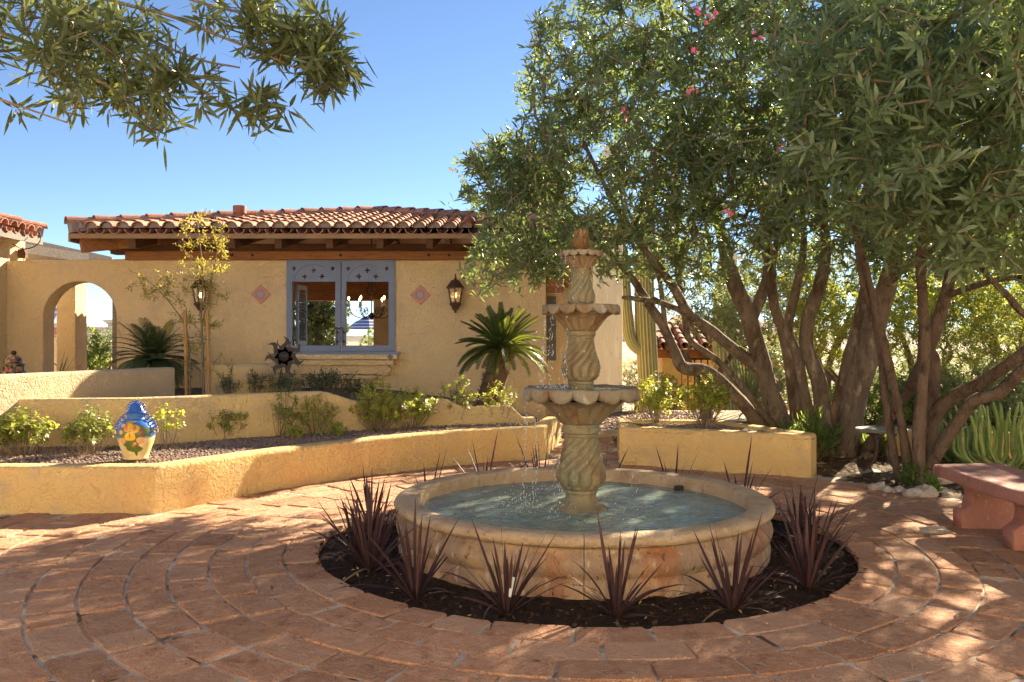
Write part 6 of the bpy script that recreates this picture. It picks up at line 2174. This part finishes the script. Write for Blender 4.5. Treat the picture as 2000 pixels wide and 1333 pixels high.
bush('palo_verde', 'yellow green palo verde between the twin trunks and saguaro', 1660, 720, 14.0, [E_(1650, 640, 14, .9, .9, .8), E_(1560, 600, 14.2, .7, .8, .7)], 520, 'palo', .085, .022, 15, trunk_r=.07, cat='tree')
bush('oleander_bush', 'pale leaved oleander bush filling the gap behind the sweeping limbs', 1380, 690, 13.2, [E_(1370, 560, 13.2, .75, .8, .8), E_(1440, 620, 13.3, .6, .7, .6), E_(1330, 480, 13.2, .5, .6, .5)], 560, 'brush', .11, .02, 12, cat='bush')
bush('desert_brush', 'grey green brush behind the right trunks', 1870, 790, 15.5, [E_(1850, 770, 15.5, 1.6, 1.2, .8), E_(1990, 760, 15.5, 1.3, 1.2, .9)], 1100, 'brush', .09, .022, 15)
bush('desert_brush', 'grey green brush between the twin trunks and the palo verde', 1690, 800, 16.0, [E_(1680, 760, 16, 1.4, 1.2, .9), E_(1780, 740, 16.2, 1.0, 1.0, .8)], 800, 'brush', .09, .022, 15)
bush('desert_brush', 'far grey green brush seen between the left trunks', 1580, 780, 18.0, [E_(1560, 740, 18, 1.4, 1.2, 1.1), E_(1480, 720, 18.5, 1.0, 1.0, .9)], 650, 'brush', .10, .025, 14)
bush('green_bush', 'bright green bush left of the tall saguaro base', 1228, 775, 19.5, [E_(1228, 760, 19.5, .75, .8, .8)], 260, 'lantana', .07, .02, 12)
bush('green_bush', 'dark green bush right of the tall saguaro base', 1292, 780, 18.5, [E_(1292, 775, 18.5, .55, .6, .55)], 220, 'greenbush', .07, .024, 12)
bush('desert_tree', 'thin desert tree behind the tall saguaro', 1300, 735, 23.0, [E_(1300, 715, 23, .9, .9, .7), E_(1240, 720, 24, .6, .8, .4)], 240, 'brush', .07, .018, 11, cat='tree')
bush('far_oleander', 'dark oleander seen through the left casement', 612, 660, 22.0, [E_(612, 640, 22, .95, .9, .9), E_(635, 600, 22, .7, .7, .55)], 1100, 'palm', .12, .03, 14, trunk_r=.05)
bush('far_bush', 'green bush behind the striped umbrella', 738, 690, 40.0, [E_(738, 672, 40, .9, .9, .9)], 160, 'greenbush', .13, .05, 12)
bush('pink_oleander', 'oleander with pink flowers seen through the arch', 212, 700, 18.0, [E_(215, 690, 18, .5, .6, .55), E_(190, 705, 18, .4, .5, .4)], 330, 'brush', .11, .022, 12)
bush('citrus_bush', 'bright green citrus bush beside the pier in the arch', 178, 710, 16.3, [E_(176, 680, 16.3, .16, .3, .5), E_(190, 700, 16.3, .25, .3, .3)], 110, 'greenbush', .08, .035, 10, trunk_r=.03)
bush('desert_brush', 'leafy brush low behind the bench and cactus', 1900, 820, 12.2, [E_(1880, 790, 12.2, .9, .7, .55), E_(1990, 780, 12.0, .8, .7, .6)], 700, 'brush', .085, .024, 14)
bush('desert_brush', 'leafy brush low behind the twin trunked oleander', 1700, 830, 12.6, [E_(1700, 800, 12.6, .8, .6, .5), E_(1790, 790, 12.4, .6, .6, .5)], 480, 'greenbush', .085, .024, 14)
bush('desert_tree', 'tall pale green tree filling the gap behind the twin trunks', 1610, 620, 15.2, [E_(1600, 560, 15.2, 1.0, .9, 1.0), E_(1500, 520, 15.4, .8, .8, .8)], 800, 'brush', .11, .024, 14, cat='tree', trunk_r=.08)
bush('desert_tree', 'tall pale green tree behind the thin leaning stems', 1790, 620, 15.0, [E_(1780, 560, 15, 1.1, .9, .9), E_(1870, 520, 15, .9, .8, .8)], 850, 'greenbush', .11, .024, 14, cat='tree', trunk_r=.08)
bush('desert_tree', 'tall pale green tree behind the palo verde at the right edge', 1970, 640, 15.4, [E_(1960, 590, 15.4, 1.2, .9, 1.0), E_(2080, 560, 15.4, 1.2, .9, 1.2)], 850, 'greenbush', .11, .024, 14, cat='tree', trunk_r=.08)
# right-hand fill far behind
bush('desert_tree', 'hazy far desert tree at the right behind the palo verde', 1930, 700, 26.0, [E_(1900, 680, 26, 2.6, 1.5, 1.3), E_(2050, 640, 26, 2, 1.5, 1.6)], 800, 'brush', .10, .025, 12, cat='tree', trunk_r=.1)

# --- small tiled outbuilding beyond the yard
ob = thing('outbuilding', (4.4, 20.0, -1.6), 'small yellow outbuilding with clay tile roof beyond the saguaro', 'building')
OZ = CZ - (693 - 667) / FPX * 20
MB().box(hx(1293, 20), hx(1331, 20), 20.0, 20.5, -1.8, OZ + .1, b=.02).build('pier', MT['planter'], ob)
MB().box(hx(1440, 20), hx(1560, 20), 20.0, 20.5, -1.8, OZ + .1, b=.02).build('wall', MT['planter'], ob)
MB().box(hx(1293, 20), hx(1560, 20), 22.4, 22.8, -1.8, OZ + .1, b=.02).build('rear_wall', MT['planter'], ob)
MB().bar((hx(1270, 19.7), 19.85, OZ + .02), (hx(1570, 19.7), 19.85, OZ + .02), .15, .2).build('beam', MT['wood'], ob)
ox0, ox1 = hx(1268, 19.5), hx(1575, 19.5)
om = MB()
om.v = [(ox0, 19.4, OZ + .14), (ox1, 19.4, OZ + .14), (ox1, 22.9, OZ + .14), (ox0, 22.9, OZ + .14), (ox0 + 1.0, 21.2, OZ + .75), (ox1 - 1.0, 21.2, OZ + .75)]
om.f = [(0, 1, 5, 4), (1, 2, 5), (2, 3, 4, 5), (3, 0, 4), (3, 2, 1, 0)]
oroof = om.build('roof', MT['wood'], ob)
osl = math.atan2(.61, 1.8)
tile_field(oroof, Vector((ox0 + .08, 19.4, OZ + .14)), Vector((1, 0, 0)), Vector((0, math.cos(osl), math.sin(osl))), ox1 - ox0 - .16, lambda s: min(1.9, (s + .1) * 1.9, (ox1 - ox0 - s - .1) * 1.9), pitch=.24, expo=.38)
hip_run(oroof, (ox0, 19.4, OZ + .14), (ox0 + 1.0, 21.2, OZ + .75))
for px in (1310, 1372, 1440, 1500):
    MB().bar((hx(px, 19.7), 19.45, OZ - .02), (hx(px, 19.7), 20.4, OZ + .12), .12, .14).build('rafter_tail', MT['darkwood'], ob)
gt = MB()
for k in range(9): gt.box(hx(1333, 20) + k * .16, hx(1333, 20) + k * .16 + .03, 20.2, 20.23, -1.7, OZ - .1)
gt.box(hx(1333, 20), hx(1438, 20), 20.195, 20.235, OZ - .14, OZ - .08)
gt.build('gate', MT['darkiron'], ob)

# --- umbrellas, railing and lounge chair beyond the house
def stripe_mat():
    m, nt, bs = newmat('striped_canvas')
    g = nt.nodes.new('ShaderNodeNewGeometry')
    sep = nt.nodes.new('ShaderNodeSeparateXYZ')
    nt.links.new(g.outputs['Position'], sep.inputs[0])
    f = math_n(nt, 'GREATER_THAN', math_n(nt, 'FRACT', math_n(nt, 'MULTIPLY', sep.outputs['Z'], 6.5)), .5)
    nt.links.new(mixc(nt, f, (.70, .70, .72), (.05, .09, .30)), bs.inputs['Base Color'])
    return m
MT['stripe'] = stripe_mat()
def umbrella(px, Y, top_py, rim_py, r, mat, label, ribs=8):
    ztop, zr = hz(top_py, Y), hz(rim_py, Y)
    x = hx(px, Y)
    gz = ground_h(x, Y)
    t = thing('patio_umbrella', (x, Y, gz), label, 'umbrella', 'patio umbrellas beyond the house')
    MB().tube([(x, Y, gz), (x, Y, ztop)], .025, 8).build('pole', MT['greywood'], t)
    MB().lathe([(r, zr - .08), (r, zr), (r * .6, lerp(zr, ztop, .55)), (r * .22, lerp(zr, ztop, .86)), (.0, ztop - .02)], ribs, (x, Y, 0), a0=.2, a1=.2 + 2 * PI, capb=False, capt=False).build('canopy', mat, t)
    MB().lathe([(r * .3, lerp(zr, ztop, .88)), (r * .1, ztop - .01), (.0, ztop + .06)], ribs, (x, Y, 0), a0=.2, a1=.2 + 2 * PI, capb=False, capt=False).build('vent_cap', mat, t)
    for k in range(ribs):
        a = .2 + 2 * PI * k / ribs
        MB().tube([(x, Y, lerp(zr, ztop, .5)), (x + r * .7 * math.cos(a), Y + r * .7 * math.sin(a), lerp(zr, ztop, .40))], .01, 4).build('rib', MT['greywood'], t)
umbrella(720, 42, 618, 641, 1.05, MT['stripe'], 'blue and white striped umbrella seen through the right casement')
umbrella(128, 24, 598, 634, 1.12, MT['pale'], 'plain pale umbrella seen through the arch')
rl = thing('railing', (hx(195, 17), 17, .3), 'brown metal railing seen through the arch', 'railing')
MB().bar((hx(150, 17), 17, hz(690, 17)), (hx(232, 17), 17, hz(692, 17)), .04, .04).build('top_rail', MT['railing'], rl)
for k in range(13):
    x = lerp(hx(152, 17), hx(230, 17), k / 12)
    MB().box(x - .008, x + .008, 16.99, 17.01, -.05, hz(692, 17)).build('baluster', MT['railing'], rl)
lc = thing('lounge_chair', (hx(198, 19), 19, .3), 'blue lounge chair with a white towel behind the railing', 'lounge chair')
MB().box(hx(188, 19), hx(206, 19), 18.9, 19.0, -.05, hz(690, 19), b=.02).build('backrest', MT['bluecloth'], lc)
MB().box(hx(188, 19), hx(206, 19), 19.0, 20.2, .25, .38, b=.02).build('seat', MT['bluecloth'], lc)
MB().box(hx(190, 18.9), hx(199, 18.9), 18.86, 18.897, hz(712, 18.9), hz(692, 18.9), b=.005).build('towel', MT['pale'], lc)
# low pavilion far through the arch
fp = thing('far_pavilion', (hx(107, 30), 30, 0), 'far tiled building glimpsed left of the pier in the arch', 'building')
MB().box(hx(90, 30), hx(118, 30), 30, 31, -3, hz(660, 30)).build('wall', MT['house'], fp)
MB().box(hx(88, 29.8), hx(120, 29.8), 29.7, 31.2, hz(655, 30), hz(640, 30), b=.05).build('roof', MT['clay'], fp)
sp = thing('strap_plant', (hx(112, 14.4), 14.4, .1), 'drooping strap leaved plant at the foot of the pier', 'plant')
for k in range(16):
    o = link('blade', random.choice(YB), sp)
    o.matrix_basis = Matrix.Translation((hx(108, 14.4), 14.4, .45)) @ Matrix.Rotation(k * 2.4, 4, 'Z') @ Matrix.Rotation(R(10 + 60 * k / 16), 4, 'Y') @ Matrix.Diagonal((.8, 1, .8, 1))
